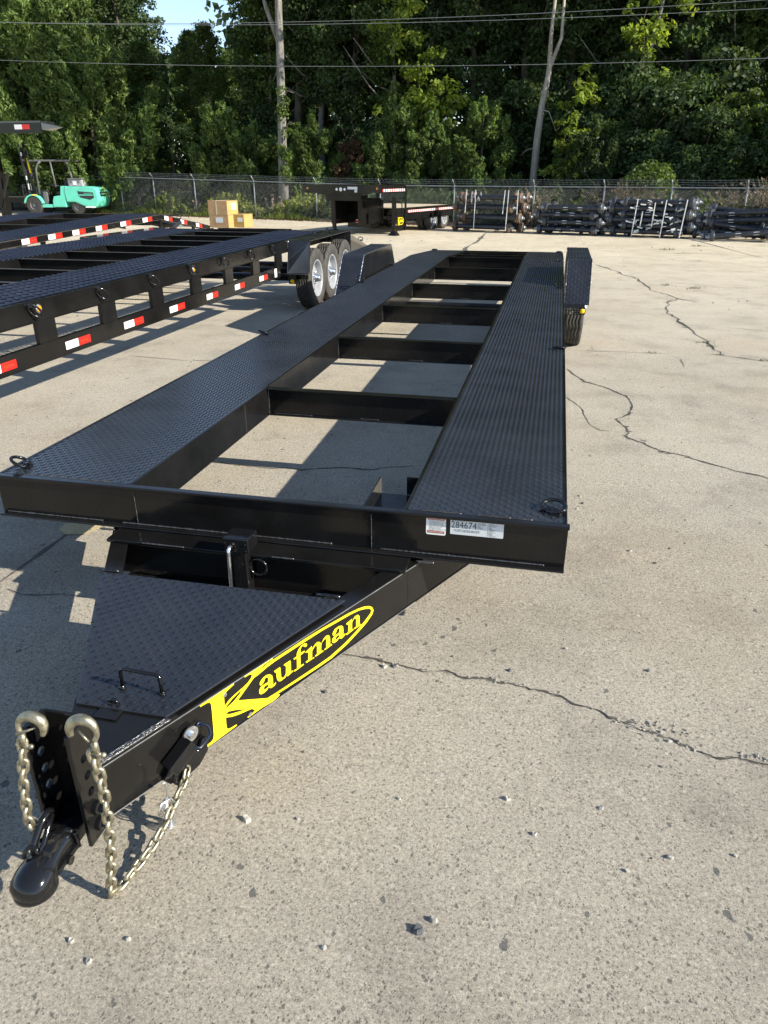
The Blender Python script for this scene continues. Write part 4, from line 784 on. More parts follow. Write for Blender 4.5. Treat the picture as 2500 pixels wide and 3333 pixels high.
def chain(parent, pts, pitch=.0222, rr=.0104, wire=.0045):
    P = [Vector(p) for p in pts]; L = []
    sm = []
    for i in range(len(P)-1):
        p0, p1, p2, p3 = P[max(i-1, 0)], P[i], P[i+1], P[min(i+2, len(P)-1)]
        for k in range(10):
            u = k/10; sm.append(.5*((2*p1)+(p2-p0)*u+(2*p0-5*p1+4*p2-p3)*u*u+(3*p1-p0-3*p2+p3)*u**3))
    sm.append(P[-1]); acc = 0; L = [sm[0]]
    for a, b in zip(sm[:-1], sm[1:]):
        d = (b-a).length; acc += d
        if acc >= pitch: L.append(b); acc = 0
    link_me = None; n = len(L)
    q = MB(); path = [Vector((rr*.78*math.cos(a), 0, (pitch*.5-.004)*(1 if math.sin(a) >= 0 else -1) + rr*.85*math.sin(a))) for a in np.linspace(0, 2*math.pi, 17)[:-1]]
    q.tube(path, wire, 8, closed=True); me = None
    for i in range(n-1):
        c = (L[i]+L[i+1])/2; d = (L[i+1]-L[i]).normalized(); sd = d.cross(Vector((.6, -.8, .1))).normalized(); th = d.cross(sd)
        if i % 2: sd, th = th, -sd
        if rnd.random() < .9:
            a = rnd.uniform(-.25, .25)+.35; sd, th = sd*math.cos(a)+th*math.sin(a), th*math.cos(a)-sd*math.sin(a)
        if me is None: o = q.build('chain_link', M['zinc'], parent, smooth=True); me = o.data
        else: o = link('chain_link', me, parent)
        mt = Matrix((sd, th, d)).transposed().to_4x4(); mt.translation = c; o.matrix_local = mt
main_trailer()
# ---------------------------------------------------------------- neighbouring trailers
def grip(x0, x1, y0, y1, z, px=0.050, py=0.075, parent=None, zf=None, h=.017):
    """expanded steel grip deck: mirrored zigzag strands of tilted strip, open diamonds between"""
    V = []; F = []; nx = int(round((x1-x0)/px)); ny = int((y1-y0)/(py/2)); zf = zf or (lambda y: z)
    for i in range(nx+1):
        x = x0 + (x1-x0)*i/nx; sg = 1 if i % 2 else -1; b = len(V)
        for j in range(ny+1):
            y = y0 + (y1-y0)*j/ny; d = sg*(px*.46)*(1 if j % 2 else -1); zz = zf(y) + (.004 if j % 2 else 0)
            xx = min(max(x+d, x0-.004), x1+.004)
            V += [(xx-.010*sg, y-.006, zz-h), (xx+.006*sg, y+.006, zz)]
            if j: k = b+2*j; F.append((k-2, k, k+1, k-1))
    return np_mesh('grip_strut_tread', V, F, M['grip'], parent, kind='stuff')
def tape(parent, x, y0, y1, z0, z1, red_far=True, ax='y', slope=None):
    ym = (y0+y1)/2; out = []
    for a, b, m_ in ((y0, ym, 'tape_w' if red_far else 'tape_r'), (ym+.0005, y1, 'tape_r' if red_far else 'tape_w')):
        sf = slope or (lambda y: 0)
        mb = MB(); vs_ = [(x, a, z0+sf(a)), (x, b, z0+sf(b)), (x, b, z1+sf(b)), (x, a, z1+sf(a))]; vs_ += [(x+.0012, *v[1:]) for v in vs_]
        mb.add(vs_, [(0,3,2,1),(4,5,6,7),(0,1,5,4),(1,2,6,5),(2,3,7,6),(3,0,4,7)])
        o = mb.build('white_tape_block' if m_ == 'tape_w' else 'red_tape_block', M[m_], parent); out.append(o)
        tx = text('Kaufman', (x+.0018), (a+b)/2, (z0+z1)/2+sf((a+b)/2), (z1-z0)*.42, M['ink' if m_ == 'tape_w' else 'rust_red'], o, width=(b-a)*.62)
        tx.rotation_euler = (math.pi/2, 0, math.pi/2)
def hang_ring(parent, loc):
    mb = MB(); x, y, z = loc; mb.box(x-.001, x+.006, y-.028, y+.028, z-.016, z+.016); mb.lathe([(.014, -.022), (.014, .022)], (x+.010, y, z), (0,1,0), 12, caps=True)
    mb.build('ring_bracket', M['cast'], parent, bevel=.001)
    dn = Vector((.45, .62, -.80)).normalized(); sd = Vector((.62, .35, .62)).normalized(); sd = (sd-dn*sd.dot(dn)).normalized(); c = Vector((x+.012, y, z-.004)) + dn*.046
    rg = MB(); rg.tube([c + dn*(.050*math.cos(a)) + sd*(.030*math.sin(a)) for a in np.linspace(0, 2*math.pi, 21)[:-1]], .0075, 9, closed=True)
    rg.build('tie_down_ring', M['cast'], parent, smooth=True)
def rail_trailer():
    t = thing('car_trailer', 'black car trailer with tape blocks on its lower rail and three exposed white wheels', 'trailer', (0, 0, 0), 0, 'car trailers parked side by side on the left')
    zt = .885; Y0, Y1 = .6, 9.35
    for x, s in ((-1.40, 1), (-4.08, -1)):
        mb = MB(); xa, xb = sorted((x, x-.006*s)); mb.box(xa, xb, Y0, Y1, .75, zt-.006); xa, xb = sorted((x+.002*s, x-.045*s)); mb.box(xa, xb, Y0, Y1, zt-.0055, zt); mb.box(xa, xb, Y0, Y1, .744, .7495)
        mb.build('side_beam', M['frame'], t, bevel=.0015)
        mb = MB(); xa, xb = sorted((x+.001*s, x-.038*s)); mb.box(xa, xb, Y0, 6.95, .468, .598); mb.build('lower_rail', M['frame'], t, bevel=.002)
        for k in range(8):
            y = 1.42 + .775*k; xa, xb = sorted((x-.002*s, x-.034*s)); mb = MB(); mb.box(xa, xb, y, y+.20, .5985, .7435); mb.build('rail_post', M['frame'], t, bevel=.001)
    for (xa, xb) in ((-2.105, -1.445), (-4.035, -3.36)):
        grip(xa, xb, Y0, 8.95, zt+.004, parent=t)
        for x in (xa, xb-.008):
            mb = MB(); mb.box(x, x+.008, Y0, Y1, .73, zt-.001); mb.build('runway_angle', M['frame'], t)
        mb = MB(); 
        for y in np.arange(Y0, 9.0, .4): mb.box(xa+.009, xb-.009, y, y+.03, .84, zt-.014)
        mb.build('runway_joists', M['frame'], t)
    for k in range(11):
        y = 1.45 + .805*k; ibeam_x('cross_beam', t, -3.3525, -2.1135, y, .74, zt-.012, .045)
        e = MB(); e.box(-3.35, -2.116, y-.0215, y+.0215, zt-.0115, zt-.010); e.build('worn_beam_top', M['edge'], t)
    mb = MB(); mb.box(-4.08, -1.40, Y1+.001, Y1+.05, .70, zt-.02); mb.build('rear_beam', M['frame'], t, bevel=.002)
    # tail ramp
    mb = MB(); mb.add([(-1.44, 9.41, .86), (-1.44, 10.6, .45), (-.98, 10.6, .45), (-1.10, 9.41, .80)], [(0,1,2,3)]); mb.build('tail_wing', M['frame'], t)
    dring(t, (-1.12, 10.0, .68), R(30), 50)
    # fender box over the wheels
    for s, xo in ((1, -1.10), (-1, -4.38)):
        xi = -1.395 if s > 0 else -4.085; xa, xb = sorted((xi, xo))
        mb = MB(); mb.box(xa, xb, 7.28, 9.30, zt-.010, zt-.002)
        fd = mb.build('fender', M['deck'], t, bevel=.002)
        mb = MB(); a, b = (xi, xo); mb.add([(a,7.28,.874),(b,7.28,.874),(b,7.23,.50),(xi+.03*s,7.10,.50),(xi+.01*s,7.20,.65),(a,7.286,.874),(b,7.286,.874),(b,7.236,.50),(xi+.03*s,7.106,.50),(xi+.01*s,7.206,.65)],
            [(0,4,3,2,1),(5,6,7,8,9),(0,1,6,5),(1,2,7,6),(2,3,8,7),(3,4,9,8),(4,0,5,9)]); mb.build('fender_front', M['lid'], fd)
        mb = MB(); mb.box(xa, xb, 9.292, 9.299, .52, .874); mb.build('fender_back', M['lid'], fd)
        for y in (7.85, 8.55): q = MB(); q.bar((xi, y, .80), (xo-.01*s, y, .872), .012, .01); q.build('fender_gusset', M['lid'], fd)
        weld_line(fd, [(xi+.003*s, 7.275, .72), (xi+.003*s, 7.275, .88)], .006, mat='chrome', step=.012)
        q = MB(); a, b = sorted((xi+.002*s, xi+.30*s)); q.box(a, b, 7.02, 7.22, .492, .498); q.box(a, b-.02, 7.20, 7.21, .42, .49); sh = q.build('marker_shelf', M['frame'], t)
        if s > 0:
            q = MB(); q.lathe([(.034, 0), (.034, .010), (.026, .012)], (-1.30, 7.10, .405), (.4,-1,0), 20, caps=True); lm = q.build('marker_light', M['frame'], t)
            q = MB(); q.lathe([(.026, .011), (.022, .020), (.001, .023)], (-1.30, 7.10, .405), (.4,-1,0), 20); q.build('lens', M['amber_y'], lm, smooth=True)
            q = MB(); q.box(-1.35, -1.25, 7.105, 7.2, .37, .49); q.build('marker_shelf', M['frame'], t)
        for y in (7.62, 8.34, 9.06): wheel(t, (xo-.115*s, y, .385), side=s, r=.385, wdt=.20)
        for k in range(2):
            q = MB(); q.tube(arc((xi-.05*s, 7.98+.72*k, .62), .30, R(200), R(340), 8, (0,1,0), (0,0,1)), .02, 6); q.build('leaf_spring', M['frame'], t)
    q = MB()
    for y in (7.62, 8.34, 9.06): q.tube([(-4.25, y, .385), (-1.25, y, .385)], .045, 10)
    q.build('axle_tube', M['frame'], t)
    for y in (2.13, 2.93, 3.72, 4.46, 5.21, 5.93, 6.63): hang_ring(t, (-1.397, y, .865))
    for y in (8.1, 8.75): dring(t, (-1.28, y, zt-.001), R(90), 50)
    for y in (2.236, 4.569):
        q = MB(); q.lathe([(.031, 0), (.031, .006), (.024, .009)], (-1.3985, y, .829), (1,0,0), 22, caps=True); lm = q.build('marker_light', M['chrome'], t)
        q = MB(); q.lathe([(.023, .008), (.019, .014), (.001, .017)], (-1.3985, y, .829), (1,0,0), 20); q.build('lens', M['amber'], lm, smooth=True)
    for a, b in ((1.62, 1.92), (2.455, 2.761), (3.242, 3.549), (4.019, 4.315), (4.795, 5.063), (5.505, 5.773), (6.231, 6.495)): tape(t, -1.3985, a, b, .505, .560)
    q = MB(); q.box(-1.3985, -1.3975, 6.74, 6.82, .49, .59); st = q.build('white_sticker', M['white'], t); q = MB(); q.box(-1.3974, -1.3970, 6.75, 6.81, .572, .58); q.build('sticker_band', M['rust_red'], st)
    return t
rail_trailer()
def peak_trailer():
    t = thing('car_trailer', 'black car trailer whose taped side rail rises to a peak, farther left', 'trailer', (0, 0, 0), 0, 'car trailers parked side by side on the left')
    def zf(y): return .872 + .0335*(y-4.8) if y < 10.28 else 1.056 - .150*(y-10.28)
    def sl(name, x0, x1, ya, yb, dz0, dz1, mat='frame'):
        pts = [ya] + ([10.28] if ya < 10.28 < yb else []) + [yb]; mb = MB()
        for a, b in zip(pts[:-1], pts[1:]):
            mb.add([(x0,a,zf(a)+dz0),(x1,a,zf(a)+dz0),(x1,b,zf(b)+dz0),(x0,b,zf(b)+dz0),(x0,a,zf(a)+dz1),(x1,a,zf(a)+dz1),(x1,b,zf(b)+dz1),(x0,b,zf(b)+dz1)], [(0,3,2,1),(4,5,6,7),(0,1,5,4),(1,2,6,5),(2,3,7,6),(3,0,4,7)])
        return mb.build(name, M[mat], t)
    for x, s in ((-4.75, 1), (-7.35, -1)):
        a, b = sorted((x, x-.006*s)); sl('side_rail', a, b, 3.0, 12.2, -.105, -.036)
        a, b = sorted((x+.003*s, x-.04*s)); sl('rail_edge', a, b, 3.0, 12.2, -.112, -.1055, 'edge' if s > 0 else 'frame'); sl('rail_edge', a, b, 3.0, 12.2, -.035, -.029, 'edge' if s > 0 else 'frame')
    for xa, xb in ((-5.50, -4.80), (-7.30, -6.60)):
        grip(xa, xb, 3.0, 10.2, 0, parent=t, zf=lambda y: zf(y)-.015); grip(xa, xb, 10.3, 12.1, 0, parent=t, zf=lambda y: zf(y)-.015)
        for x in (xa-.006, xb): sl('runway_angle', x, x+.006, 3.0, 12.2, -.12, -.02)
    for k in range(8):
        y = 4.2 + 1.0*k; mb = MB(); mb.box(-6.593, -5.507, y, y+.05, zf(y)-.13, zf(y)-.022); mb.build('cross_beam', M['frame'], t); mb = MB(); mb.box(-6.593, -5.507, y, y+.05, zf(y)-.0215, zf(y)-.020); mb.build('worn_beam_top', M['edge'], t)
    for a, b in ((6.568, 6.876), (7.123, 7.435), (7.679, 7.999), (8.273, 8.583), (8.963, 9.283), (9.655, 9.966), (10.40, 10.68), (10.98, 11.24), (11.6, 11.85)): tape(t, -4.749, a, b, -.103, -.038, slope=zf)
    for s, xo in ((1, -4.6), (-1, -7.5)):
        for y in (8.6, 9.5): wheel(t, (xo-.25*s, y, .385), side=s, r=.385, wdt=.20)
    mb = MB(); mb.box(-4.80, -4.76, 10.26, 10.32, .40, .94); mb.build('rail_post', M['frame'], t)
    for y in (5.0, 7.0, 11.5): mb = MB(); mb.box(-4.80, -4.765, y, y+.07, .42, zf(y)-.113); mb.build('rail_post', M['frame'], t)
    mb = MB(); mb.box(-4.81, -4.765, 3.0, 8.0, .40, .45); mb.box(-7.34, -7.29, 3.0, 12.0, .40, .45); mb.build('lower_rail', M['frame'], t)
    mb = MB(); mb.tube([(-6.9, 8.6, .385), (-5.1, 8.6, .385)], .04, 8); mb.tube([(-6.9, 9.5, .385), (-5.1, 9.5, .385)], .04, 8); mb.build('axle_tube', M['frame'], t)
    mb = MB(); mb.box(-4.88, -4.42, 10.9, 12.0, .66, .67); mb.bar((-4.5, 9.9, .72), (-4.5, 10.5, .90), .03, .05); mb.build('tail_wing', M['lid'], t)
    dring(t, (-4.62, 10.7, .93), R(60), 60); return t
peak_trailer()
def high_gooseneck():
    t = thing('gooseneck_trailer', 'raised black gooseneck deck on a tall leg at the left edge before the forklift mast', 'trailer', (0, 0, 0))
    mb = MB(); mb.box(-12.4, -9.40, 14.0, 14.05, 2.50, 2.70); mb.build('neck_front_beam', M['frame'], t, bevel=.004)
    mb = MB(); mb.box(-12.4, -9.39, 14.0, 14.5, 2.702, 2.74); mb.build('neck_deck', M['deck'], t)
    mb = MB(); mb.add([(-9.38, 14.0, 2.70), (-9.38, 14.0, 2.56), (-9.08, 14.3, 2.62), (-9.38, 14.4, 2.70), (-9.38, 14.4, 2.56), (-9.08, 14.35, 2.62)], [(0,1,2),(3,5,4),(0,2,5,3),(1,4,5,2),(0,3,4,1)]); mb.build('neck_wing', M['deck'], t)
    for x, m_ in ((-10.06, 'tape_w'), (-9.87, 'tape_r')): mb = MB(); mb.box(x, x+.19, 13.997, 13.9985, 2.575, 2.67); mb.build('white_tape_block' if m_ == 'tape_w' else 'red_tape_block', M[m_], t)
    for x in (-11.0, -12.3): mb = MB(); mb.box(x, x+.16, 14.2, 14.36, gz(14), 2.498); mb.build('support_leg', M['frame'], t, bevel=.005)
    mb = MB(); mb.bar((-10.60, 14.2, 1.70), (-10.98, 14.2, .95), .04, .05); mb.build('leg_brace', M['frame'], t)
    return t
high_gooseneck()

def far_gooseneck():
    t = thing('gooseneck_trailer', 'black gooseneck flatbed with pale deck boards standing before the cedar shrubs', 'trailer', (-3.05, 20.0, 0), -math.atan(.32))
    Wd = 2.65; L = 4.9
    mb = MB(); mb.prism([(-Wd, 1.375), (0, 1.375), (0, 1.21), (-.75, 1.11), (-1.95, 1.11), (-Wd, 1.21)], (0, 0, 0), (1,0,0), (0,0,1), (0, .04, 0)); mb.build('neck_front_panel', M['frame'], t, bevel=.004)
    mb = MB(); mb.box(-Wd, 0, .041, 1.50, 1.345, 1.38); mb.build('neck_deck', M['frame'], t)
    mb = MB(); mb.box(-.06, 0, .041, 1.50, 1.16, 1.344); mb.box(-Wd, -Wd+.06, .041, 1.5, 1.16, 1.344); mb.build('neck_side_beam', M['frame'], t)
    for k in range(10):
        mb = MB(); a = .10+.135*k; mb.box(.001, .004, a, a+.066, 1.20, 1.27); mb.build('red_tape_block', M['tape_r'], t); mb = MB(); mb.box(.001, .004, a+.067, a+.134, 1.20, 1.27); mb.build('white_tape_block', M['tape_w'], t)
    mb = MB(); mb.box(-1.95, -.70, .05, .45, .95, 1.108); mb.box(-1.85, -1.70, .2, 1.45, .3, .95); mb.box(-.9, -.75, .2, 1.45, .3, .95); mb.box(-1.72, -.88, .9, 1.35, .18, .55); mb.build('neck_frame', M['frame'], t, bevel=.005)
    mb = MB(); mb.box(-1.85, -.75, 1.2, 1.3, .28, 1.0); mb.build('bulkhead', M['frame'], t)
    for x in (.10, -2.0):
        mb = MB(); mb.box(x-.05, x+.05, .55, .65, .35, 1.05); mb.box(x-.038, x+.038, .562, .638, .05, .35); j = mb.build('landing_leg', M['frame'], t, bevel=.003)
        mb = MB(); mb.add([(x-.13,.47,gz(20)+.001),(x+.13,.47,gz(20)+.001),(x+.13,.73,gz(20)+.001),(x-.13,.73,gz(20)+.001),(x-.07,.54,.12),(x+.07,.54,.12),(x+.07,.66,.12),(x-.07,.66,.12)], [(0,3,2,1),(4,5,6,7),(0,1,5,4),(1,2,6,5),(2,3,7,6),(3,0,4,7)]); mb.build('leg_foot', M['frame'], j)
    mb = MB(); mb.tube([(-.05, .5, .93), (.30, .6, .93), (.34, .65, .85), (.30, .7, .55)], .016, 6); mb.build('jack_crank', M['frame'], t)
    for x in (-.12, -2.55): mb = MB(); mb.lathe([(.035, 0), (.001, .02)], (x, -.001, 1.285), (0,-1,0), 12); mb.build('marker_light', M['amber'], t)
    mb = MB()
    for x in (-1.50, -1.36, -1.22): mb.lathe([(.04 if x != -1.36 else .055, 0), (.03, .02), (.001, .02)], (x, -.001, 1.26), (0,-1,0), 10)
    mb.build('air_line_couplings', M['white'], t)
    mb = MB(); mb.box(-1.12, -.78, -.004, -.001, 1.26, 1.33); mb.box(-.88, -.79, -.004, -.001, 1.18, 1.255); mb.build('paper_label', M['label_w'], t)
    mb = MB(); mb.box(-1.42, -1.18, .895, .899, .30, .40); o = mb.build('paper_label', M['label_w'], t); mb = MB(); mb.box(-1.42, -1.30, .890, .894, .31, .38); mb.build('red_print', M['tape_r'], o)
    # lower deck
    for x in (-.07, -Wd): mb = MB(); mb.box(x, x+.07, 1.50, L, .40, .70); mb.build('side_beam', M['frame'], t)
    for k in range(17):
        mb = MB(); mb.box(-Wd+.08+.148*k, -Wd+.08+.148*k+.142, 1.52, L-.02, .702, .725); mb.build('deck_board', M['wood'], t)
    mb = MB(); mb.box(-.006, .03, 1.50, L, .62, .74); mb.build('rub_rail', M['frame'], t)
    for k in range(25):
        a = 1.56+.132*k; mb = MB(); mb.box(.031, .034, a, a+.065, .60, .665); mb.build('red_tape_block', M['tape_r'], t); mb = MB(); mb.box(.031, .034, a+.066, a+.131, .60, .665); mb.build('white_tape_block', M['tape_w'], t)
    mb = MB(); mb.box(-.004, .03, 1.42, 1.50, .10, 1.34); mb.box(-Wd, -Wd+.06, 1.42, 1.5, .1, 1.34); mb.build('neck_riser', M['frame'], t, bevel=.004)
    mb = MB(); mb.box(-.012, -.006, .95, 1.42, .14, .74); pn = mb.build('logo_panel', M['frame'], t)
    # small copy of the yellow lettering on the riser
    sc = 1.15; parts = []
    for nm, pls in zip(('capital_k', 'oval_outline', 'letter_a', 'letter_u', 'letter_f', 'letter_m', 'letter_a', 'letter_n'), LOGO):
        P = [[Vector((s_, z, 0)) for s_, z in pl] for pl in pls]; tris = tessellate_polygon(P); flat = [q for pl in pls for q in pl]
        mb = MB(); mb.add([(-.004, 1.02+(s_+.97)*.55, .25+(z-.31)*1.6) for s_, z in flat], tris); mb.build(nm, M['yellow'], pn)
    for y in (3.45, 4.25):
        for x in (-.12, -.40, -2.2, -2.5): wheel(t, (x, y, .33), r=.33, wdt=.2)
    mb = MB(); mb.box(-2.4, -.3, 3.4, 3.5, .28, .38); mb.box(-2.4, -.3, 4.2, 4.3, .28, .38); mb.build('axle_tube', M['frame'], t)
    return t
far_gooseneck()

# ---------------------------------------------------------------- cartons
def carton(x0, x1, y0, y1, z0, z1, lab, tape_x, m_='carton', side='carton_y'):
    t = thing('cardboard_box', lab, 'box', ((x0+x1)/2, (y0+y1)/2, z0), R(-8), 'cardboard boxes stacked on the yard'); hx, hy, h = (x1-x0)/2, (y1-y0)/2, z1-z0
    mb = MB(); mb.box(-hx, hx, -hy, hy, 0, h); mb.build('carton_body', M[m_], t, bevel=.006)
    mb = MB(); mb.box(hx+.001, hx+.004, -hy+.008, hy-.008, .008, h-.008); mb.build('carton_lit_side', M[side], t)  # ochre tint puts the sunlit tone of this side into the colour
    if tape_x is not None: mb = MB(); mb.box(tape_x-.02, tape_x+.02, -hy-.003, -hy-.001, 0, h); mb.box(tape_x-.02, tape_x+.02, -hy, hy, h+.001, h+.003); mb.build('packing_tape', M['carton_tape'], t)
    return t
b1 = carton(-9.72, -8.97, 22.9, 23.6, .0, .40, 'lower cardboard box with a white shipping label on its front, under the other box', None)
mb = MB(); mb.box(-.12, .16, -.356, -.352, .16, .33); lb = mb.build('shipping_label', M['label_w'], b1)
b2 = carton(-9.73, -8.98, 22.9, 23.6, .405, .85, 'upper cardboard box with a strip of pale tape down its front', -.05)
mb = MB(); mb.box(.380, .383, -.10, .22, .17, .37); mb.build('shipping_label', M['label_w'], b2)
b3 = carton(-8.93, -8.53, 23.15, 23.75, .0, .42, 'small ochre cardboard box standing to the right of the stacked pair', None, 'carton_y')
mb = MB(); mb.box(-.05, .15, -.306, -.303, .18, .32); mb.build('shipping_label', M['label_w'], b3)

# ---------------------------------------------------------------- forklift
def forklift():
    t = thing('forklift', 'mint green forklift with black mast and overhead guard parked in front of the cedars', 'forklift', (-20.9, 31.0, 0), R(6))
    def side(name, prof, y0, y1, mat, bev=.02, par=t):
        mb = MB(); mb.prism([(x, z) for x, z in prof], (0, y0, 0), (1,0,0), (0,0,1), (0, y1-y0, 0)); 
        return mb.build(name, M[mat], par, bevel=bev)
    # counterweight (rear is towards +x)
    cw = side('counterweight', [(.55, .52), (.95, .52), (1.35, .36), (1.75, .26), (2.00, .32), (2.13, .58), (2.09, 1.00), (2.00, 1.14), (1.80, 1.18), (.55, 1.20), (.50, 1.0)], -.62, .62, 'mint', .05)
    mb = MB(); mb.prism([(-.38, .95), (.38, .95), (.34, .68), (0, .56), (-.34, .68)], (2.055, 0, 0), (0,1,0), (0,0,1), (.06, 0, 0)); gr = mb.build('radiator_opening', M['fl_black'], cw)
    for z in (.72, .84): mb = MB(); mb.box(2.117, 2.125, -.31, .31, z, z+.03); mb.build('grille_bar', M['mint'], cw)
    # vent seen on the near rear corner
    mb = MB(); mb.prism([(1.15, .98), (1.90, .93), (1.92, .70), (1.72, .62), (1.26, .72)], (0, -.628, 0), (1,0,0), (0,0,1), (0, .006, 0)); v = mb.build('side_vent', M['fl_black'], cw)
    mb = MB(); mb.box(1.22, 1.88, -.640, -.629, .80, .84); mb.box(1.45, 1.85, -.640, -.629, .885, .90); mb.build('vent_bar', M['mint'], v)
    side('engine_cover', [(-.15, .30), (.50, .30), (.56, 1.19), (.35, 1.19), (.28, .80), (-.05, .76), (-.12, .60)], -.60, .60, 'mint', .03)
    side('floor_frame', [(-.85, .28), (-.15, .28), (-.15, .42), (-.55, .42), (-.75, .40)], -.58, .58, 'mint', .02)
    mb = MB(); P = arc((-1.05, 0, .38), .47, R(10), R(165), 12, (1,0,0), (0,0,1)); P2 = arc((-1.05, 0, .38), .41, R(165), R(10), 12, (1,0,0), (0,0,1))
    for y0, y1 in ((-.66, -.40), (.40, .66)):
        n = len(P); mb = MB()
        for i in range(n-1):
            a, b, c_, d = P[i], P[i+1], P2[n-2-i], P2[n-1-i]
            mb.add([(q.x, y0, q.z) for q in (a, b, c_, d)] + [(q.x, y1, q.z) for q in (a, b, c_, d)], [(0,1,2,3),(7,6,5,4),(0,4,5,1),(3,2,6,7)])
        mb.build('front_fender', M['mint'], t)
    mb = MB(); mb.box(-1.05, -.80, -.664, -.661, .80, .845); mb.build('yellow_sticker', M['yellow'], t)
    # wheels along y
    for x, r, wd in ((-1.05, .38, .26), (1.05, .31, .22)):
        for s in (-1, 1):
            e = bpy.data.objects.new('wheel', None); C.objects.link(e); e.parent = t; e.location = (x, s*(.52 if x < 0 else .46), r)
            mb = MB(); mb.lathe([(r*.5, -wd/2), (r*.88, -wd/2), (r, -wd*.36), (r, wd*.36), (r*.88, wd/2), (r*.5, wd/2)], (0,0,0), (0,1,0), 32); mb.build('tyre', M['rubber'], e)
            mb = MB(); mb.lathe([(r*.5, -wd*.5), (r*.46, -wd*.2), (r*.2, -wd*.15), (r*.18, -wd*.35), (.001, -wd*.36)], (0,0,0), (0,s*-1.0*-1 if False else 1,0), 20); mb.lathe([(r*.5, wd*.5), (r*.46, wd*.2), (.001, wd*.2)], (0,0,0), (0,1,0), 20); mb.build('rim', M['fl_grey'], e)
    # overhead guard
    mb = MB(); mb.box(-1.02, .95, -.52, .52, 2.21, 2.29)
    mb.build('guard_roof', M['fl_grey'], t, bevel=.02)
    for s in (-.5, .5):
        for P in ([(-.75, s, .85), (-.72, s, 1.9), (-.60, s, 2.12), (-.45, s, 2.22)], [(.10, s, 1.15), (.02, s, 2.22)], [(.98, s, 1.20), (.86, s, 2.05), (.76, s, 2.22)]):
            mb = MB(); mb.tube(P, .045 if P[0][0] < 0 or P[0][0] > .5 else .034, 8); mb.build('guard_pillar', M['fl_grey'], t, smooth=True)
    mb = MB(); mb.box(-.80, -.45, -.45, .45, .42, 1.02); mb.build('dashboard', M['fl_black'], t, bevel=.03)
    mb = MB(); mb.box(-.60, -.40, -.50, -.40, .42, .95); mb.build('cowl_side', M['fl_grey'], t, bevel=.02)
    mb = MB(); mb.tube(arc((-.30, 0, 1.22), .17, 0, 2*math.pi, 18, (.5,0,.86), (0,1,0))[:-1], .016, 6, closed=True); mb.tube([(-.30, 0, 1.22), (-.48, 0, 1.0)], .02, 6); mb.build('steering_wheel', M['fl_black'], t, smooth=True)
    mb = MB(); mb.box(-.08, .40, -.25, .25, .82, .96); mb.prism([(.30, .96), (.42, .96), (.52, 1.42), (.42, 1.44)], (0, -.24, 0), (1,0,0), (0,0,1), (0, .48, 0)); mb.build('seat', M['fl_black'], t, bevel=.03)
    mb = MB(); mb.box(-.42, .48, -.10, .10, 1.19, 1.22); mb.lathe([(.15, -.2), (.15, .2)], (.62, 0, 1.36), (0,1,0), 16, caps=True); mb.build('gas_bottle', M['fl_grey'], t, smooth=False)
    # mast, leaning back slightly
    ml = Vector((-.075, 0, 1)).normalized()
    for s in (-.36, .36):
        mb = MB(); mb.bar((-1.22, s, .20), Vector((-1.22, s, .20))+ml*3.25, .11, .12, (1,0,0)); mb.build('mast_rail', M['fl_black'], t, bevel=.008)
        mb = MB(); mb.bar((-1.10, s*.72, .20), Vector((-1.10, s*.72, .20))+ml*3.1, .05, .08, (1,0,0)); mb.build('inner_rail', M['fl_black'], t)
        mb = MB(); mb.tube([(-1.03, s*.82, .4), Vector((-1.03, s*.82, .4))+ml*2.5], .035, 10); mb.build('lift_cylinder', M['fl_black'], t, smooth=True)
        mb = MB(); p = Vector((-1.03, s*.82, .4))+ml*1.35; mb.tube([p, p+ml*.62], .040, 10); mb.build('yellow_sticker', M['yellow'], t, smooth=True)
        mb = MB(); mb.tube([Vector((-1.05, s*.35, .5)), Vector((-1.05, s*.35, .5))+ml*2.7], .014, 5); mb.build('lift_chain', M['steel'], t)
    for h in (3.12, 2.08, .35): mb = MB(); c = Vector((-1.16, 0, .20))+ml*h; mb.box(c.x-.05, c.x+.07, -.42, .42, c.z-.045, c.z+.045); mb.build('mast_crossbar', M['fl_grey'], t, bevel=.006)
    mb = MB(); mb.box(-1.16, -1.155+.002, -.425, -.421, 1.0, 1.3)
    mb.box(-1.30, -1.24, -.4235, -.4215, 1.05, 1.3); mb.box(-1.33, -1.27, -.4235, -.4215, 1.45, 1.62); mb.box(-1.38, -1.32, -.4235, -.4215, 2.45, 2.6); mb.build('mast_labels', M['white'], t)
    for z in (.35, .78, 1.12): mb = MB(); mb.box(-1.48, -1.44, -.62, .62, z, z+.05); mb.build('carriage_bar', M['fl_black'], t)
    for y in (-.6, -.36, -.12, .12, .36, .6): mb = MB(); mb.box(-1.50, -1.47, y-.02, y+.02, .3, 1.24); mb.build('load_backrest_bar', M['fl_black'], t)
    mb = MB(); mb.box(-1.50, -1.46, -.62, .62, 1.22, 1.26); mb.build('carriage_bar', M['fl_black'], t)
    for y in (-.3, .3): mb = MB(); mb.box(-2.55, -1.50, y-.06, y+.06, .08, .12); mb.box(-1.54, -1.50, y-.06, y+.06, .08, .75); mb.build('fork', M['fl_black'], t)
    mb = MB(); mb.box(1.45, 1.95, -.632, -.626, .285, .34); mb.build('number_plate', M['white'], t)
    b = thing('toolbox', 'grey toolbox with latches sitting on the back of the green forklift', 'toolbox', (-19.75, 31.0-.28, 1.187), R(6))
    mb = MB(); mb.box(-.33, .33, -.22, .22, 0, .27); mb.build('case', M['toolbox'], b, bevel=.02); mb = MB(); mb.box(-.35, .35, -.24, .24, .272, .34); mb.build('case_lid', M['fl_grey'], b, bevel=.02)
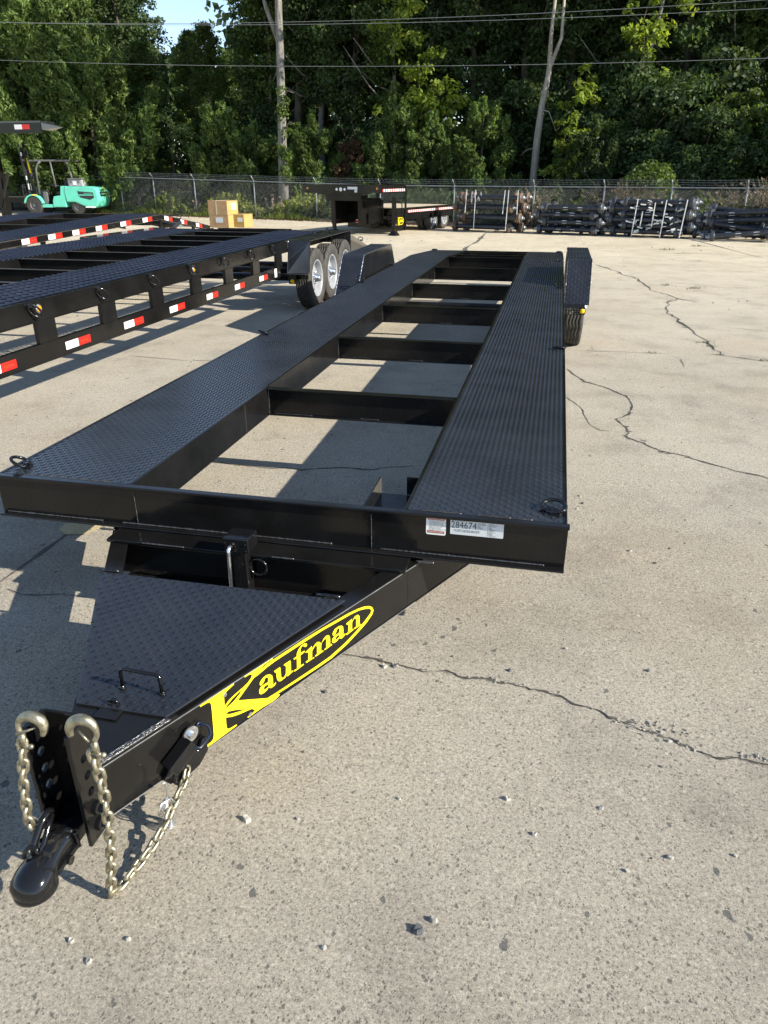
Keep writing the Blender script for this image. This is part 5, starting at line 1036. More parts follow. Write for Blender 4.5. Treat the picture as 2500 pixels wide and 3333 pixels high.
    for x in (-.18, .18): mb = MB(); mb.box(x-.04, x+.04, -.252, -.241, .12, .32); mb.build('latch', M['fl_grey'], b)
    mb = MB(); mb.box(-.10, .10, -.232, -.221, .06, .20); mb.build('front_panel', M['white'], b)
forklift()
def far_trailer():
    t = thing('parked_trailer', 'low black trailer tongue with a pale board, half hidden behind the forklift forks', 'trailer', (-25.5, 33.0, 0), R(4))
    mb = MB(); mb.box(-2.5, 1.9, 0, .1, .42, .62); mb.build('frame_beam', M['frame'], t); mb = MB(); mb.box(-2.5, 2.2, -.05, 2.0, .63, .70); mb.build('deck', M['deck'], t)
    mb = MB(); mb.box(.9, 2.3, -.06, -.02, .30, .46); pn = mb.build('name_board', M['fl_black'], t)
    text('Kaufman', 1.6, -.062, .38, .13, M['yellow'], pn, width=1.1)
    mb = MB(); mb.box(.2, .3, 0, .1, 0.01, .42); mb.box(1.6, 1.7, 0, .1, 0.01, .42); mb.build('leg', M['frame'], t); mb = MB(); mb.box(2.0, 2.05, -.2, -.15, .01, .75); mb.build('jack_post', M['steel'], t)
far_trailer()

# ---------------------------------------------------------------- stacked axles
def axle(drum='drum', L=1.62, tags=1):
    t = bpy.data.objects.new('trailer_axle', None); C.objects.link(t)
    mb = MB(); mb.tube([(-L/2, 0, 0), (L/2, 0, 0)], .070, 12); mb.tube([(-L/2-.18, 0, 0), (L/2+.18, 0, 0)], .03, 8)
    for s in (-1, 1): mb.box(s*L*.30-.05, s*L*.30+.05, -.07, .07, -.09, -.05)
    mb.build('axle_beam', M['axle'], t)
    for s in (-1, 1):
        mb = MB(); mb.lathe([(.03, 0), (.135, .0), (.145, .02), (.145, .09), (.13, .10), (.06, .105)], (s*L/2, 0, 0), (s,0,0), 20); d = mb.build('brake_drum', M[drum], t)
        mb = MB(); mb.lathe([(.06, .10), (.055, .17), (.04, .18), (.035, .22), (.001, .225)], (s*L/2, 0, 0), (s,0,0), 14)
        for k in range(6): a = 6.283*k/6; mb.lathe([(.009, .10), (.009, .15)], (s*L/2, .09*math.cos(a), .09*math.sin(a)), (s,0,0), 5, caps=True)
        mb.build('hub', M['steel'], d)
    if tags:
        for x in (-.22, .22)[:tags]: mb = MB(); mb.prism([(x-.07, -.04), (x+.07, -.04), (x+.07, .04), (x-.07, .04)], (0, -.058, .002), (1,0,0), (0,.0,1), (0,-.003,0)); mb.build('white_tag', M['white'], t)
    return t
UF = Vector((1, -.355, 0)).normalized(); FA = math.atan2(UF.y, UF.x); VF = Vector((.355, 1, 0)).normalized()
def place(proto, pos, rot, lab, grp, first):
    o = proto if first else dup(proto); o.location = pos; o.rotation_euler = rot; tag(o, lab, 'axle', grp); return o
ord_ = ['lowest', 'second from the ground', 'third from the ground', 'fourth from the ground', 'fifth from the ground', 'sixth from the ground', 'topmost']
def stack(cx, cy, tiers, rows, pitch, drum, label, grp, L=1.62, jit=.02, tags=1, dx=0.0, top=None, tilt=0):
    pr = axle(drum, L, tags); first = True
    for r_ in range(rows):
        for k in range(tiers):
            off = (dx*(1 if (r_+k) % 2 else -1)) + rnd.uniform(-jit, jit)*2
            p = Vector((cx, cy, 0)) + UF*off + VF*(.33*r_) ; p.z = gz(cy)+.15 + pitch*k
            row = ['front row', 'second row', 'back row'][r_]
            lv = 'topmost' if k == tiers-1 else ord_[k]
            place(pr, p, (rnd.uniform(-.6, .6)*(1 if tags else 0)+rnd.uniform(-.1,.1), rnd.uniform(-jit, jit)*tilt, FA + rnd.uniform(-jit, jit)), label % (lv, row), grp, first); first = False
def strap(x, y, z0, z1, lab, lean=0.0, w_=.022):
    mb = MB(); mb.bar((0, 0, z0), (lean, 0, z1), w_, .012, (0,1,0)); o = mb.build('strap', M['strap']); o.location = (x, y, gz(y)); tag(o, lab, 'strap', 'white straps binding the axle stacks')
stack(-.22, 22.55, 4, 3, .285, 'rusty', 'rust-brown drummed axle of the leftmost stack, %s, %s', 'axles in the rust-drum stack', L=1.75, dx=.14, tags=0)
for i, (px, ln) in enumerate(((-.92, .03), (-.62, .02), (.28, .04), (.40, .03), (.72, .0))):
    d = (px+.22); strap(px, 22.50-.355*d-.17, .08 if i % 2 else .55, 1.22, 'white strap on the rust-drum axle stack, %s from the left' % ('first', 'second', 'third', 'fourth', 'fifth')[i], ln)
stack(2.28, 21.9, 4, 3, .20, 'drum', 'white-tagged axle of the low second stack, %s, %s', 'axles in the low tagged stack', L=1.55, dx=.10, tags=2)
stack(4.55, 21.35, 6, 3, .155, 'drum', 'axle of the tangled white-strapped stack, %s, %s', 'axles in the white-strapped stack', L=1.70, dx=.20, jit=.05, tags=1)
for i, (px, ln, z1) in enumerate(((4.10, .06, 1.02), (4.85, .05, 1.0), (5.35, .07, 1.02), (4.6, .02, .93), (4.3, .02, .7))):
    d = px-4.55; strap(px-.05, 21.30-.355*d-.19, .03 if i < 3 else .3, z1, 'long white strap on the tangled axle stack, %s' % ('left upright one', 'upright right of the middle', 'right upright one', 'short one at the top middle', 'short one low in the middle')[i], ln, .026)
for i in range(14):
    o = MB(); a = rnd.uniform(-.5, .5)
stack(6.75, 20.7, 4, 3, .185, 'drum', 'axle of the loose right-edge heap, %s, %s', 'axles in the loose heap at the right', L=1.45, dx=.08, jit=.09, tags=1, tilt=1.5)
pr = axle('drum', 1.6, 2)
place(pr, (6.9, 20.2, gz(20)+.20), (0, -.10, FA+.24), 'dark axle lying slantwise across the front of the heap at the right edge', 'axles in the loose heap at the right', True)
sb = MB()
for i in range(46):
    x = 4.55+rnd.uniform(-.55, .75); z = rnd.uniform(.15, .98); y = 21.35-.355*(x-4.55)-.17
    sb.bar((x, y, z), (x+rnd.uniform(-.16, .16), y-.01, z+rnd.uniform(-.05, .05)), .012, rnd.choice((.02, .035)))
for i in range(20):
    x = -.22+rnd.uniform(-.55, -.2); z = rnd.uniform(.85, 1.1); sb.bar((x, 22.5-.355*(x+.22)-.15, z), (x+.02, 22.5-.355*(x+.22)-.15, z+.08), .012, .012)
o = sb.build('loose_tags', M['strap']); tag(o, kind='stuff')
# timber bearers under the stacks
mb = MB()
# ---------------------------------------------------------------- chain-link fence
def fence():
    t = thing('chain_link_fence', 'galvanised chain-link fence with barbed wire arms running along the edge of the woods', 'fence', (0, 0, 0))
    xs = [-30.3, -27.2, -24.1, -21.1, -18.07, -16.0, -13.6, -10.4, -7.4, -4.6, -1.7, 1.1, 3.3, 5.24, 7.22, 9.9, 12.7]
    H = 1.28; HL = lambda x: H + max(0, (-4-x))*.020
    for x in xs:
        y = fence_y(x); h = HL(x); mb = MB(); mb.tube([(x, y, -.05), (x, y, h+.03)], .026, 8); mb.tube([(x, y, h+.03), (x-.06, y-.14, h+.22)], .016, 6); mb.build('fence_post', M['galv'], t, smooth=True)
    mb = MB(); mb.tube([(x, fence_y(x), HL(x)) for x in xs], .018, 8); mb.build('top_rail', M['galv'], t, smooth=True)
    for k in range(3):
        f_ = (k+1)/3; P = []
        for a, b in zip(xs[:-1], xs[1:]):
            for i in range(6): u = i/6; x = a+(b-a)*u; P.append((x-.06*f_, fence_y(x)-.14*f_, HL(x)+.03+.19*f_-.02*math.sin(math.pi*u)))
        mb = MB(); mb.tube(P, .004, 4)
        for x in np.arange(-18, 9, .14):
            q = Vector((x-.06*f_, fence_y(x)-.14*f_, HL(x)+.02+.19*f_)); mb.bar(q-Vector((.0,0,.018)), q+Vector((.01,0,.018)), .004, .004)
        mb.build('barbed_wire', M['galv'], t)
    # woven mesh: two families of thin wires
    V = []; F = []; d = .068; x0, x1 = -30.3, 12.7; n = int((x1-x0)/d); r = .0022
    for i in range(-18, n):
        for s in (1, -1):
            xa = x0+i*d + (0 if s > 0 else 1.2); xb = xa + s*1.2
            za, zb = .03, HL((xa+xb)/2)-.01
            for (p, q) in (((xa, za), (xb, zb)),):
                b = len(V)
                for X, Z in (p, q):
                    Y = fence_y(X); V += [(X-r, Y, Z-r), (X+r, Y-r, Z+r), (X, Y+r, Z)]
                F += [(b, b+3, b+4, b+1), (b+1, b+4, b+5, b+2), (b+2, b+5, b+3, b)]
    np_mesh('wire_mesh', V, F, M['galv'], t, kind='stuff')
fence()

# ---------------------------------------------------------------- power lines
def line(name, pts, lab, r=.0065):
    t = thing('power_line', lab, 'power line', (0, 0, 0)); P = []
    (x0, y0, z0), (x1, y1, z1), sag = pts
    for i in range(61):
        u = i/60; P.append((x0+(x1-x0)*u, y0+(y1-y0)*u, z0+(z1-z0)*u-4*sag*u*(1-u)))
    mb = MB(); mb.tube(P, r, 6); mb.build('cable', M['wire'], t, smooth=True)
    return t
line('a', ((-40, 24, 8.33), (32, 24, 7.55), 1.95), 'top overhead wire crossing above the trees close to the upper edge')
line('b', ((-40, 24, 8.35), (32, 24, 6.95), 1.75), 'second overhead wire from the top crossing the tree crowns')
line('c', ((-40, 24, 7.20), (32, 24, 5.55), 1.62), 'lowest overhead wire crossing the sky gap and the tree crowns')
for x, lab in ((-40, 'wooden utility pole far out at the left end of the wires'), (32, 'wooden utility pole far out at the right end of the wires')):
    t = thing('utility_pole', lab, 'pole', (x, 24, 0)); mb = MB(); mb.tube([(0, 0, -.2), (0, 0, 9.2)], [.17, .12], 12); mb.build('post', M['wood_pole'], t); mb = MB(); mb.box(-.06, .06, -.9, .9, 8.2, 8.32); mb.build('cross_arm', M['wood_pole'], t)

# ---------------------------------------------------------------- trees
def leaves(cen, rad, n, size, elong=2.0, up=.4, flat=.5, axis_out=None, r_=rng):
    """n leaf-shaped quads around each centre; cen (k,3), rad (k,)"""
    k = len(cen); c = np.repeat(cen, n, 0); R_ = np.repeat(rad, n)[:, None]
    d = r_.normal(size=(k*n, 3)); d /= np.linalg.norm(d, axis=1)[:, None]; rr = r_.random((k*n, 1))**.45
    off = d*rr*R_; off[:, 2] *= flat; P = c + off
    nrm = off/np.maximum(np.linalg.norm(off, axis=1)[:, None], 1e-6)*.6 + r_.normal(size=(k*n, 3))*.55; nrm[:, 2] += up
    nrm /= np.linalg.norm(nrm, axis=1)[:, None]
    a = r_.normal(size=(k*n, 3))
    if axis_out is not None: a = np.repeat(axis_out, n, 0) + a*.45
    a -= nrm*(a*nrm).sum(1)[:, None]; a /= np.maximum(np.linalg.norm(a, axis=1)[:, None], 1e-6); b = np.cross(nrm, a)
    s = (size*(.55+.9*r_.random((k*n, 1)))); L, W = s*elong*.5, s*.5
    V = np.stack([P-a*L, P+b*W*.9-a*L*.1, P+a*L, P-b*W*.9-a*L*.1], 1).reshape(-1, 3)
    F = np.arange(k*n*4).reshape(-1, 4); return V, F
def trunk_mb(h, r, lean=(0, 0), wob=.15, n=10, limbs=0, lr=.25, seed=0, h0=.3):
    q = random.Random(seed); mb = MB(); P = []; rad = []; m_ = 12
    for i in range(m_+1):
        u = i/m_; P.append(Vector((lean[0]*u*h+q.uniform(-wob, wob)*u*.5, lean[1]*u*h+q.uniform(-wob, wob)*u*.5, u*h-.1))); rad.append(r*(1.25 if i == 0 else 1)*(1-.75*u))
    mb.tube(P, rad, n)
    tips = []
    for k in range(limbs):
        u = h0+(1-h0)*(k+q.random())/limbs*.95; i = min(m_-1, int(u*m_)); p = P[i].lerp(P[i+1], u*m_-i); a = q.uniform(0, 6.28); L = lr*h*(1.15-u)*q.uniform(.6, 1.2)
        e = p + Vector((math.cos(a)*L, math.sin(a)*L, L*q.uniform(.1, .8))); mid = p.lerp(e, .5)+Vector((0, 0, -.08*L)); rr = r*(1-.75*u)
        mb.tube([p, mid, e], [rr*.42, rr*.28, rr*.08], 5); tips.append(e)
    return mb, P, tips
def cedar(seed, h, r, nsub=12, k=30, n=22, size=.055, mat='leaf_cedar', trunk='bark_dark', tr=.12, elong=2.8, low=.10, sub=.36):
    """cedar made of many upswept plumes: each leader is a narrow cone of short sprays, with dark gaps between"""
    q = np.random.default_rng(seed); mb, P, tips = trunk_mb(h*.9, tr, wob=.1, limbs=14, lr=.25, seed=seed, h0=.1); Vs = []; Fs = []; nb = 0
    for j in range(nsub):
        if j == 0: base = np.array([0, 0, h*.55]); lh = h*.45; lr = r*sub*.8; tilt = np.zeros(2)
        else:
            u = low + (.86-low)*q.random()**1.2; a = q.random()*6.283 + j*2.4; dist = r*(1-u)**.62*(.55+.35*q.random())
            base = np.array([dist*math.cos(a), dist*math.sin(a), u*h - h*.06]); lh = max(h*.16, h*.30*(1-u*.5))*q.uniform(.75, 1.25); lr = r*sub*(.55+.5*q.random())*(1-u*.35); tilt = np.array([math.cos(a), math.sin(a)])*q.uniform(.15, .55)
        v = q.random(k)**1.1; aa = q.random(k)*6.283; R_ = lr*(1-v)**.8*(.45+.6*q.random(k))+.02
        cen = np.stack([base[0]+R_*np.cos(aa)+tilt[0]*v*lh, base[1]+R_*np.sin(aa)+tilt[1]*v*lh, base[2]+v*lh+R_*.35], 1)
        out = np.stack([np.cos(aa)*.8+tilt[0], np.sin(aa)*.8+tilt[1], np.full(k, .95)], 1); out /= np.linalg.norm(out, axis=1)[:, None]
        L_ = lr*.42
        cen3 = np.concatenate([cen, cen + out*L_*.8]); rad = np.concatenate([np.full(k, lr*.34), np.full(k, lr*.17)])*(.7+.6*q.random(2*k))
        V, F = leaves(cen3, rad, n//2, size, elong, .2, .9, axis_out=np.concatenate([out, out]), r_=q); Vs.append(V); Fs.append(F+nb); nb += len(V)
    return mb, (np.concatenate(Vs), np.concatenate(Fs)), mat, trunk
PROTO = {}
def broad(kind, seed, h=15, r=3.0, base=.18, k=150, n=62, size=.17, mat='leaf_dark', trunk='bark_dark', tr=.19, fill=.9):
    """broad-leaved tree: leaf clumps spread through an uneven crown"""
    q = np.random.default_rng(seed); mb, P, tips = trunk_mb(h*.96, tr, wob=.5, limbs=16, lr=.22, seed=seed, h0=base)
    u = base + (1-base)*q.random(k)**.85; a = q.random(k)*6.283; prof = np.sin(np.clip((u-base)/(1-base), .02, .98)*math.pi)**.55*(.72+.28*q.random(k))
    lobes = .75+.25*np.sin(3*a+seed)*np.sin(7*u+seed)
    rr = r*prof*lobes*np.sqrt(q.random(k)*.75+.25)*fill
    cen = np.stack([rr*np.cos(a), rr*np.sin(a), u*h], 1); rad = (.45+.55*q.random(k))*(.26*r)
    V, F = leaves(cen, rad, n, size, 1.7, .5, .62, r_=q)
    return mb, (V, F), mat, trunk
def conifer(seed, h=8, r=2.4, k=230, n=55, size=.11, mat='leaf_cedar', trunk='bark_dark', base=.03, tr=.14, spread=1.0, shape=.85, elong=2.6, updir=.55, cr=.15):
    q = np.random.default_rng(seed); mb, P, tips = trunk_mb(h*.95, tr, wob=.1, limbs=22, lr=.22, seed=seed, h0=.08)
    u = base + (1-base)*q.random(k)**1.15; a = q.random(k)*6.283; R_ = r*(1-u)**shape*(.62+.5*q.random(k)) + .1
    R_ *= .85+.25*np.sin(5*a+9*u)
    t_ = .45+.55*q.random(k); cen = np.stack([R_*t_*np.cos(a), R_*t_*np.sin(a), u*h + R_*t_*.25], 1)
    out = np.stack([np.cos(a), np.sin(a), np.full(k, updir)], 1)
    # each clump is a spray: stretch along the outward direction
    m_ = 3; cen2 = np.concatenate([cen + out*(.16*r*(j-1)*(.6+.5*q.random((k, 1)))) for j in range(m_)]); rad2 = np.concatenate([np.full(k, cr*r*(1-.28*j)) for j in range(m_)])*(.7+.6*q.random(k*m_))
    V, F = leaves(cen2, rad2, max(6, n//m_), size, elong, .25, .8, axis_out=np.concatenate([out]*m_), r_=q)
    return mb, (V, F), mat, trunk
def put(name, data, loc, lab, cat='tree', sc=1.0, rz=0, grp=None, key=None):
    if key is not None and key in PROTO: md, ld = PROTO[key]
    else:
        mb, (V, F), mat, trunk = data() ; t0 = bpy.data.objects.new('x', None)
        a = mb.build('trunk', M[trunk], smooth=True); b = np_mesh('crown', V, F, M[mat]); md, ld = a.data, b.data
        bpy.data.objects.remove(a); bpy.data.objects.remove(b); bpy.data.objects.remove(t0)
        if key is not None: PROTO[key] = (md, ld)
    t = thing(name, lab, cat, loc, rz, grp); t.scale = (sc,)*3 if not hasattr(sc, '__len__') else sc
    link('trunk', md, t); link('crown', ld, t); return t

# cedars and shrubs in front, each placed where it stands
put('cedar_tree', lambda: cedar(1, 11.5, 4.6, 90, 46, 36, .075, sub=.24), (-23.2, 34.4, 0), 'tall bright green cedar rising behind the forklift at the left edge')
put('cedar_tree', lambda: cedar(2, 8.0, 3.5, 64, 44, 34, .070, sub=.26), (-20.4, 33.6, 0), 'broad bright green cedar just right of the forklift mast')
put('cedar_tree', lambda: cedar(3, 14.0, 3.8, 60, 44, 30, .10, 'leaf_dark', sub=.28), (-27.5, 37, 0), 'dark tall cedar behind the bright one at the far left')
put('cedar_shrub', lambda: cedar(4, 4.5, 1.8, 34, 44, 30, .055, sub=.30, tr=.08), (-13.17, 32.50, 0), 'bushy cedar with a leaning tip, left of the big grey trunk', 'shrub')
put('cedar_shrub', lambda: cedar(5, 3.7, 1.8, 32, 44, 30, .055, sub=.30, tr=.08), (-11.51, 32.10, 0), 'lower rounded cedar touching the left side of the big grey trunk', 'shrub')
put('cedar_shrub', lambda: cedar(6, 4.0, 1.35, 26, 44, 30, .052, sub=.34, tr=.08), (-8.51, 31.10, 0), 'upright cedar just right of the big grey trunk', 'shrub')
put('cedar_shrub', lambda: cedar(7, 3.0, 1.05, 18, 36, 22, .048, 'leaf_brown', sub=.36, tr=.06), (-6.79, 30.90, 0), 'brown dying cedar between two green cedars', 'shrub')
put('cedar_shrub', lambda: cedar(8, 4.9, 1.75, 36, 44, 30, .055, sub=.28, tr=.08), (-4.87, 30.70, 0), 'tall pointed cedar behind the gooseneck deck, left of the rounded one', 'shrub')
put('cedar_shrub', lambda: cedar(9, 3.8, 1.55, 28, 44, 30, .052, sub=.32, tr=.08), (-3.21, 30.10, 0), 'mid-height cedar between the pointed cedar and the rounded cedar', 'shrub')
put('cedar_shrub', lambda: cedar(10, 4.3, 1.8, 40, 44, 30, .055, sub=.28, tr=.08), (-1.23, 30.10, 0), 'broad cedar left of the forked pale trunk', 'shrub')
put('cedar_shrub', lambda: cedar(12, 2.6, 1.2, 16, 36, 26, .05, 'leaf_mid', sub=.36, tr=.05), (2.4, 27.5, 0), 'low green bush right of the forked pale trunk', 'shrub')
put('cedar_shrub', lambda: cedar(13, 3.4, 1.2, 18, 36, 26, .055, 'leaf_dark', sub=.36, tr=.05), (3.0, 27.5, 0), 'dark upright bush above the low tagged axle stack', 'shrub')
put('vine_bush', lambda: broad('b', 14, 1.9, 1.5, .0, 60, 110, .060, 'leaf_mid', tr=.05), (4.6, 24.6, 0), 'bright leafy vine bush spilling over the fence above the strapped axles', 'bush')
# big grey trunk and the forked trunk
def bigtrunk(h, r, bend, limbs, seed, mat, crown, cmat, off=(0, 0), pts=None):
    q = random.Random(seed); mb = MB(); m_ = len(bend)
    P = [Vector(b) for b in bend]; rad = [r*(1-.5*i/(m_-1)) for i in range(m_)]; rad[0] *= 1.15; mb.tube(P, rad, 14)
    for a, b, c_, rr in limbs: mb.tube([a, b, c_], [rr, rr*.7, rr*.3], 7)
    qq = np.random.default_rng(seed); cen = np.array(crown[0])+qq.normal(size=(crown[2], 3))*np.array(crown[1]); V, F = leaves(cen, np.full(len(cen), .75), 60, .15, 1.7, .5, .6, r_=qq)
    return mb, (V, F), cmat, mat
put('hardwood_tree', lambda: bigtrunk(14, .20, [(0,0,-.1), (.05,0,2.2), (.12,0,4.2), (.18,0,6.2), (.22,0,8), (.3,0,11), (.3,0,14)], [((.18,0,6.3), (-.35,.1,7.6), (-.8,.2,9.4), .11), ((.1,0,3.2), (.5,-.2,3.6), (.75,-.3,3.5), .03), ((.12,0,4.2), (.5,-.3,4.7), (.8,-.4,4.6), .03)], 5, 'bark_grey', ((0.2, .5, 11.5), (2.0, 1.8, 1.6), 90), 'leaf_dark'), (-9.55, 30.0, 0), 'tall hardwood with a thick straight grey trunk left of the middle')
def ivy():
    q = np.random.default_rng(77); k = 26; z = q.random(k)*3.6+1.2; cen = np.stack([.15+q.normal(size=k)*.12, -.15+q.normal(size=k)*.1, z], 1)
    V, F = leaves(cen, np.full(k, .24), 34, .09, 1.6, .3, .9, r_=q); return V, F
V, F = ivy(); V = V + np.array([-9.45, 29.9, 0]); tag(np_mesh('ivy', V, F, M['leaf_mid']), 'green ivy climbing the thick straight grey trunk', 'plant')
put('hardwood_tree', lambda: bigtrunk(13, .17, [(0,0,-.1), (.05,0,1.2), (.08,0,2.8), (.16,0,4.0), (.32,0,5.0), (.36,0,5.6)], [((.33,0,5.1), (.30,0,6.3), (.42,0,9), .10), ((.36,0,5.3), (.68,.1,6.2), (.64,.1,9), .09), ((.12,0,3.9), (.45,-.2,3.8), (.8,-.3,3.1), .03), ((.1,0,2.6), (-.3,-.2,2.5), (-.5,-.2,2.3), .02)], 6, 'bark_pale', ((.5, .6, 10.5), (2.0, 1.6, 1.5), 80), 'leaf_dark'), (.80, 30.0, 0), 'hardwood with a pale bent trunk forking near the top, right of the middle')
put('hardwood_tree', lambda: bigtrunk(13, .09, [(0,0,-.1), (.2,0,3), (.5,0,5.5), (.9,0,8), (1.1,0,10)], [], 16, 'bark_grey', ((1, .6, 10.5), (1.6, 1.4, 1.2), 50), 'leaf_dark'), (4.2, 31.5, 0), 'slender leaning hardwood right of the forked pale trunk')
# saplings, most with sunshine put into a lighter yellow-green leaf colour
def spray(pts, s, n, size, seed, mat='leaf_sunlit', h=5):
    q = np.random.default_rng(seed); mb, P, tips = trunk_mb(h, .05, limbs=8, seed=seed, h0=.3, wob=.3); c = np.array([p[:3] for p in pts]); cen = np.repeat(c, 7, 0)+q.normal(size=(len(c)*7, 3))*s
    V, F = leaves(cen, np.full(len(cen), s*.85), n, size, 1.6, .7, .6, r_=q); return mb, (V, F), mat, 'bark_dark'
put('sapling', lambda: spray([(-.6,0,6.2), (-.4,0,5.2), (.1,0,4.5), (.6,0,4.2), (.9,0,3.6), (-.3,0,3.9), (.2,0,5.8), (1.2,0,4.6), (.3,0,3.2), (-.9,0,7.2), (.1,0,7.6)], .42, 30, .13, 21), (-3.9, 31.0, 0), 'sunlit yellow-green sapling above the pointed cedar')
put('sapling', lambda: spray([(0,0,6.9), (.6,0,6.3), (1.0,0,7.4), (-.2,0,7.6), (.2,0,5.9), (1.5,0,8.2), (.9,0,8.6)], .45, 30, .13, 22, h=8), (4.3, 29.8, 0), 'sunlit yellow-green crown hanging near the top right of the middle')
put('sapling', lambda: spray([(0,0,4.6), (.2,0,4.3)], .30, 40, .12, 23, h=4.5), (2.45, 29.5, 0), 'small sunlit leaf cluster right of the forked pale trunk')
put('sapling', lambda: spray([(0,0,3.1), (.3,0,2.7), (.5,0,2.3), (-.2,0,2.0)], .28, 30, .10, 24, h=3.2), (2.0, 28.5, 0), 'low yellow-green sapling beside the forked pale trunk')
put('sapling', lambda: spray([(0,0,2.6), (.25,0,2.9), (.1,0,3.3)], .26, 34, .10, 25, h=3.4), (8.5, 27.6, 0), 'small sunlit sapling at the right edge above the fence')
put('sapling', lambda: spray([(-.5,0,3.8), (0,0,4.1), (.5,0,3.6), (.9,0,3.2), (-.9,0,3.4), (.2,0,3.1)], .4, 26, .09, 26, 'leaf_dark', h=4), (-16.6, 34.0, 0), 'thin grey-green sapling between the broad cedar and the bushy cedar')

# the wood behind: rows of trees
kinds = [('hardwood_tree', 'leaf_dark', 0), ('hardwood_tree', 'leaf_mid', 1), ('hardwood_tree', 'leaf_dark', 2), ('pine_tree', 'leaf_pine', 3), ('hardwood_tree', 'leaf_mid', 4)]
gen = {0: lambda: broad('d', 101, 15, 3.3, .10, 280, 135, .10, 'leaf_dark'), 1: lambda: broad('d', 102, 13, 3.0, .14, 270, 130, .10, 'leaf_mid'), 2: lambda: broad('d', 103, 16, 3.1, .30, 240, 125, .10, 'leaf_dark', 'bark_grey', .17),
       3: lambda: broad('d', 104, 17, 2.3, .35, 200, 120, .09, 'leaf_pine', 'bark_dark', .20), 4: lambda: broad('d', 105, 14, 2.6, .22, 230, 120, .095, 'leaf_mid', 'bark_pale', .13)}
desc = {0: 'broad dark hardwood', 1: 'bushy green hardwood', 2: 'high-crowned hardwood', 3: 'tall dark pine', 4: 'slim green hardwood'}
wood = []
R1 = [(-30, 41, 0), (-27, 40, 3), (-24.6, 40.5, 3), (-22.6, 42, 0), (-20.2, 38.5, 1, .60), (-17.8, 40, 4, .56), (-16.0, 39, 4, .62), (-13.2, 37.8, 0, .85), (-12.7, 36.5, 4), (-10.9, 36, 3), (-9.2, 35.6, 2), (-7.4, 35.5, 0), (-5.6, 35.2, 4), (-3.8, 35.6, 2), (-2.0, 34.8, 0), (0.0, 34.9, 3), (2.0, 34.0, 0), (4.0, 34.2, 2), (6.0, 33.2, 0), (8.2, 34.2, 4), (10.4, 33.8, 0), (12.6, 33.4, 2), (14.8, 33.2, 0), (17.4, 33.0, 1)]
R2 = [(-36, 47, 0), (-32, 47, 3), (-28.5, 47, 0), (-26, 46, 2), (-23.8, 52, 4, .74), (-20.8, 53, 1, .80), (-14.6, 45, 0), (-13.5, 43, 3), (-11, 42, 0), (-8.2, 42, 2), (-5.4, 41.5, 0), (-2.6, 41, 3), (0.4, 40.5, 0), (3.2, 40, 4), (6.2, 39.5, 0), (9.4, 38.5, 3), (12.8, 37.5, 0), (16.4, 36, 2), (20, 34, 0)]
R3 = [(-43, 58, 0), (-37, 60, 0), (-31, 58, 0), (-27.5, 60, 0, .62), (-17.0, 56, 0), (-12, 54, 0), (-7, 54, 0), (-2, 53, 0), (3, 52, 0), (8, 51, 0), (13, 50, 0), (18, 48, 0)]
SH = [(20.5, 31, 0), (24, 34.5, 1), (19, 37.5, 0), (21.5, 34, 2), (25, 31, 0), (23, 28.8, 0)]
def treelab(row, i, kd, pos_):
    od = ('first', 'second', 'third', 'fourth', 'fifth', 'sixth', 'seventh', 'eighth', 'ninth', 'tenth', 'eleventh', 'twelfth', 'thirteenth', 'fourteenth', 'fifteenth', 'sixteenth', 'seventeenth', 'eighteenth', 'nineteenth', 'twentieth', 'twenty-first', 'twenty-second', 'twenty-third', 'twenty-fourth')[i]
    return '%s, %s from the left, %s' % (desc[kd], od, ('front row', 'second row', 'back row', 'beyond the right edge')[row] + ('' if row == 3 else ' ' + pos_))
for row, (lst, where) in enumerate(((R1, 'in the front row of the wood'), (R2, 'in the second row of the wood'), (R3, 'at the back of the wood'), (SH, 'beyond the right edge of the photo'))):
    for i, it in enumerate(lst):
        x, y, kd = it[:3]; sc = it[3] if len(it) > 3 else 1.0; x += rnd.uniform(-.4, .4); y += rnd.uniform(-.5, .5)
        nm = 'pine_tree' if kd == 3 else 'hardwood_tree'
        pos_ = 'at the far left' if x < -19 else 'left of the sky gap' if False else 'behind the broad cedar' if x < -16 else 'behind the bushy cedar' if x < -10.5 else 'behind the big grey trunk' if x < -7 else 'behind the gooseneck trailer' if x < -2 else 'behind the rust-drum axles' if x < 2 else 'behind the tagged axles' if x < 5 else 'behind the strapped axles' if x < 8 else 'at the right edge'
        put(nm, gen[kd], (x, y, .1), treelab(row, i, kd, pos_), sc=(sc*rnd.uniform(.92, 1.1), sc*rnd.uniform(.92, 1.1), sc*rnd.uniform(.94, 1.08)), rz=rnd.uniform(0, 6.28), grp='trees of the wood behind the fence', key=('w', kd))
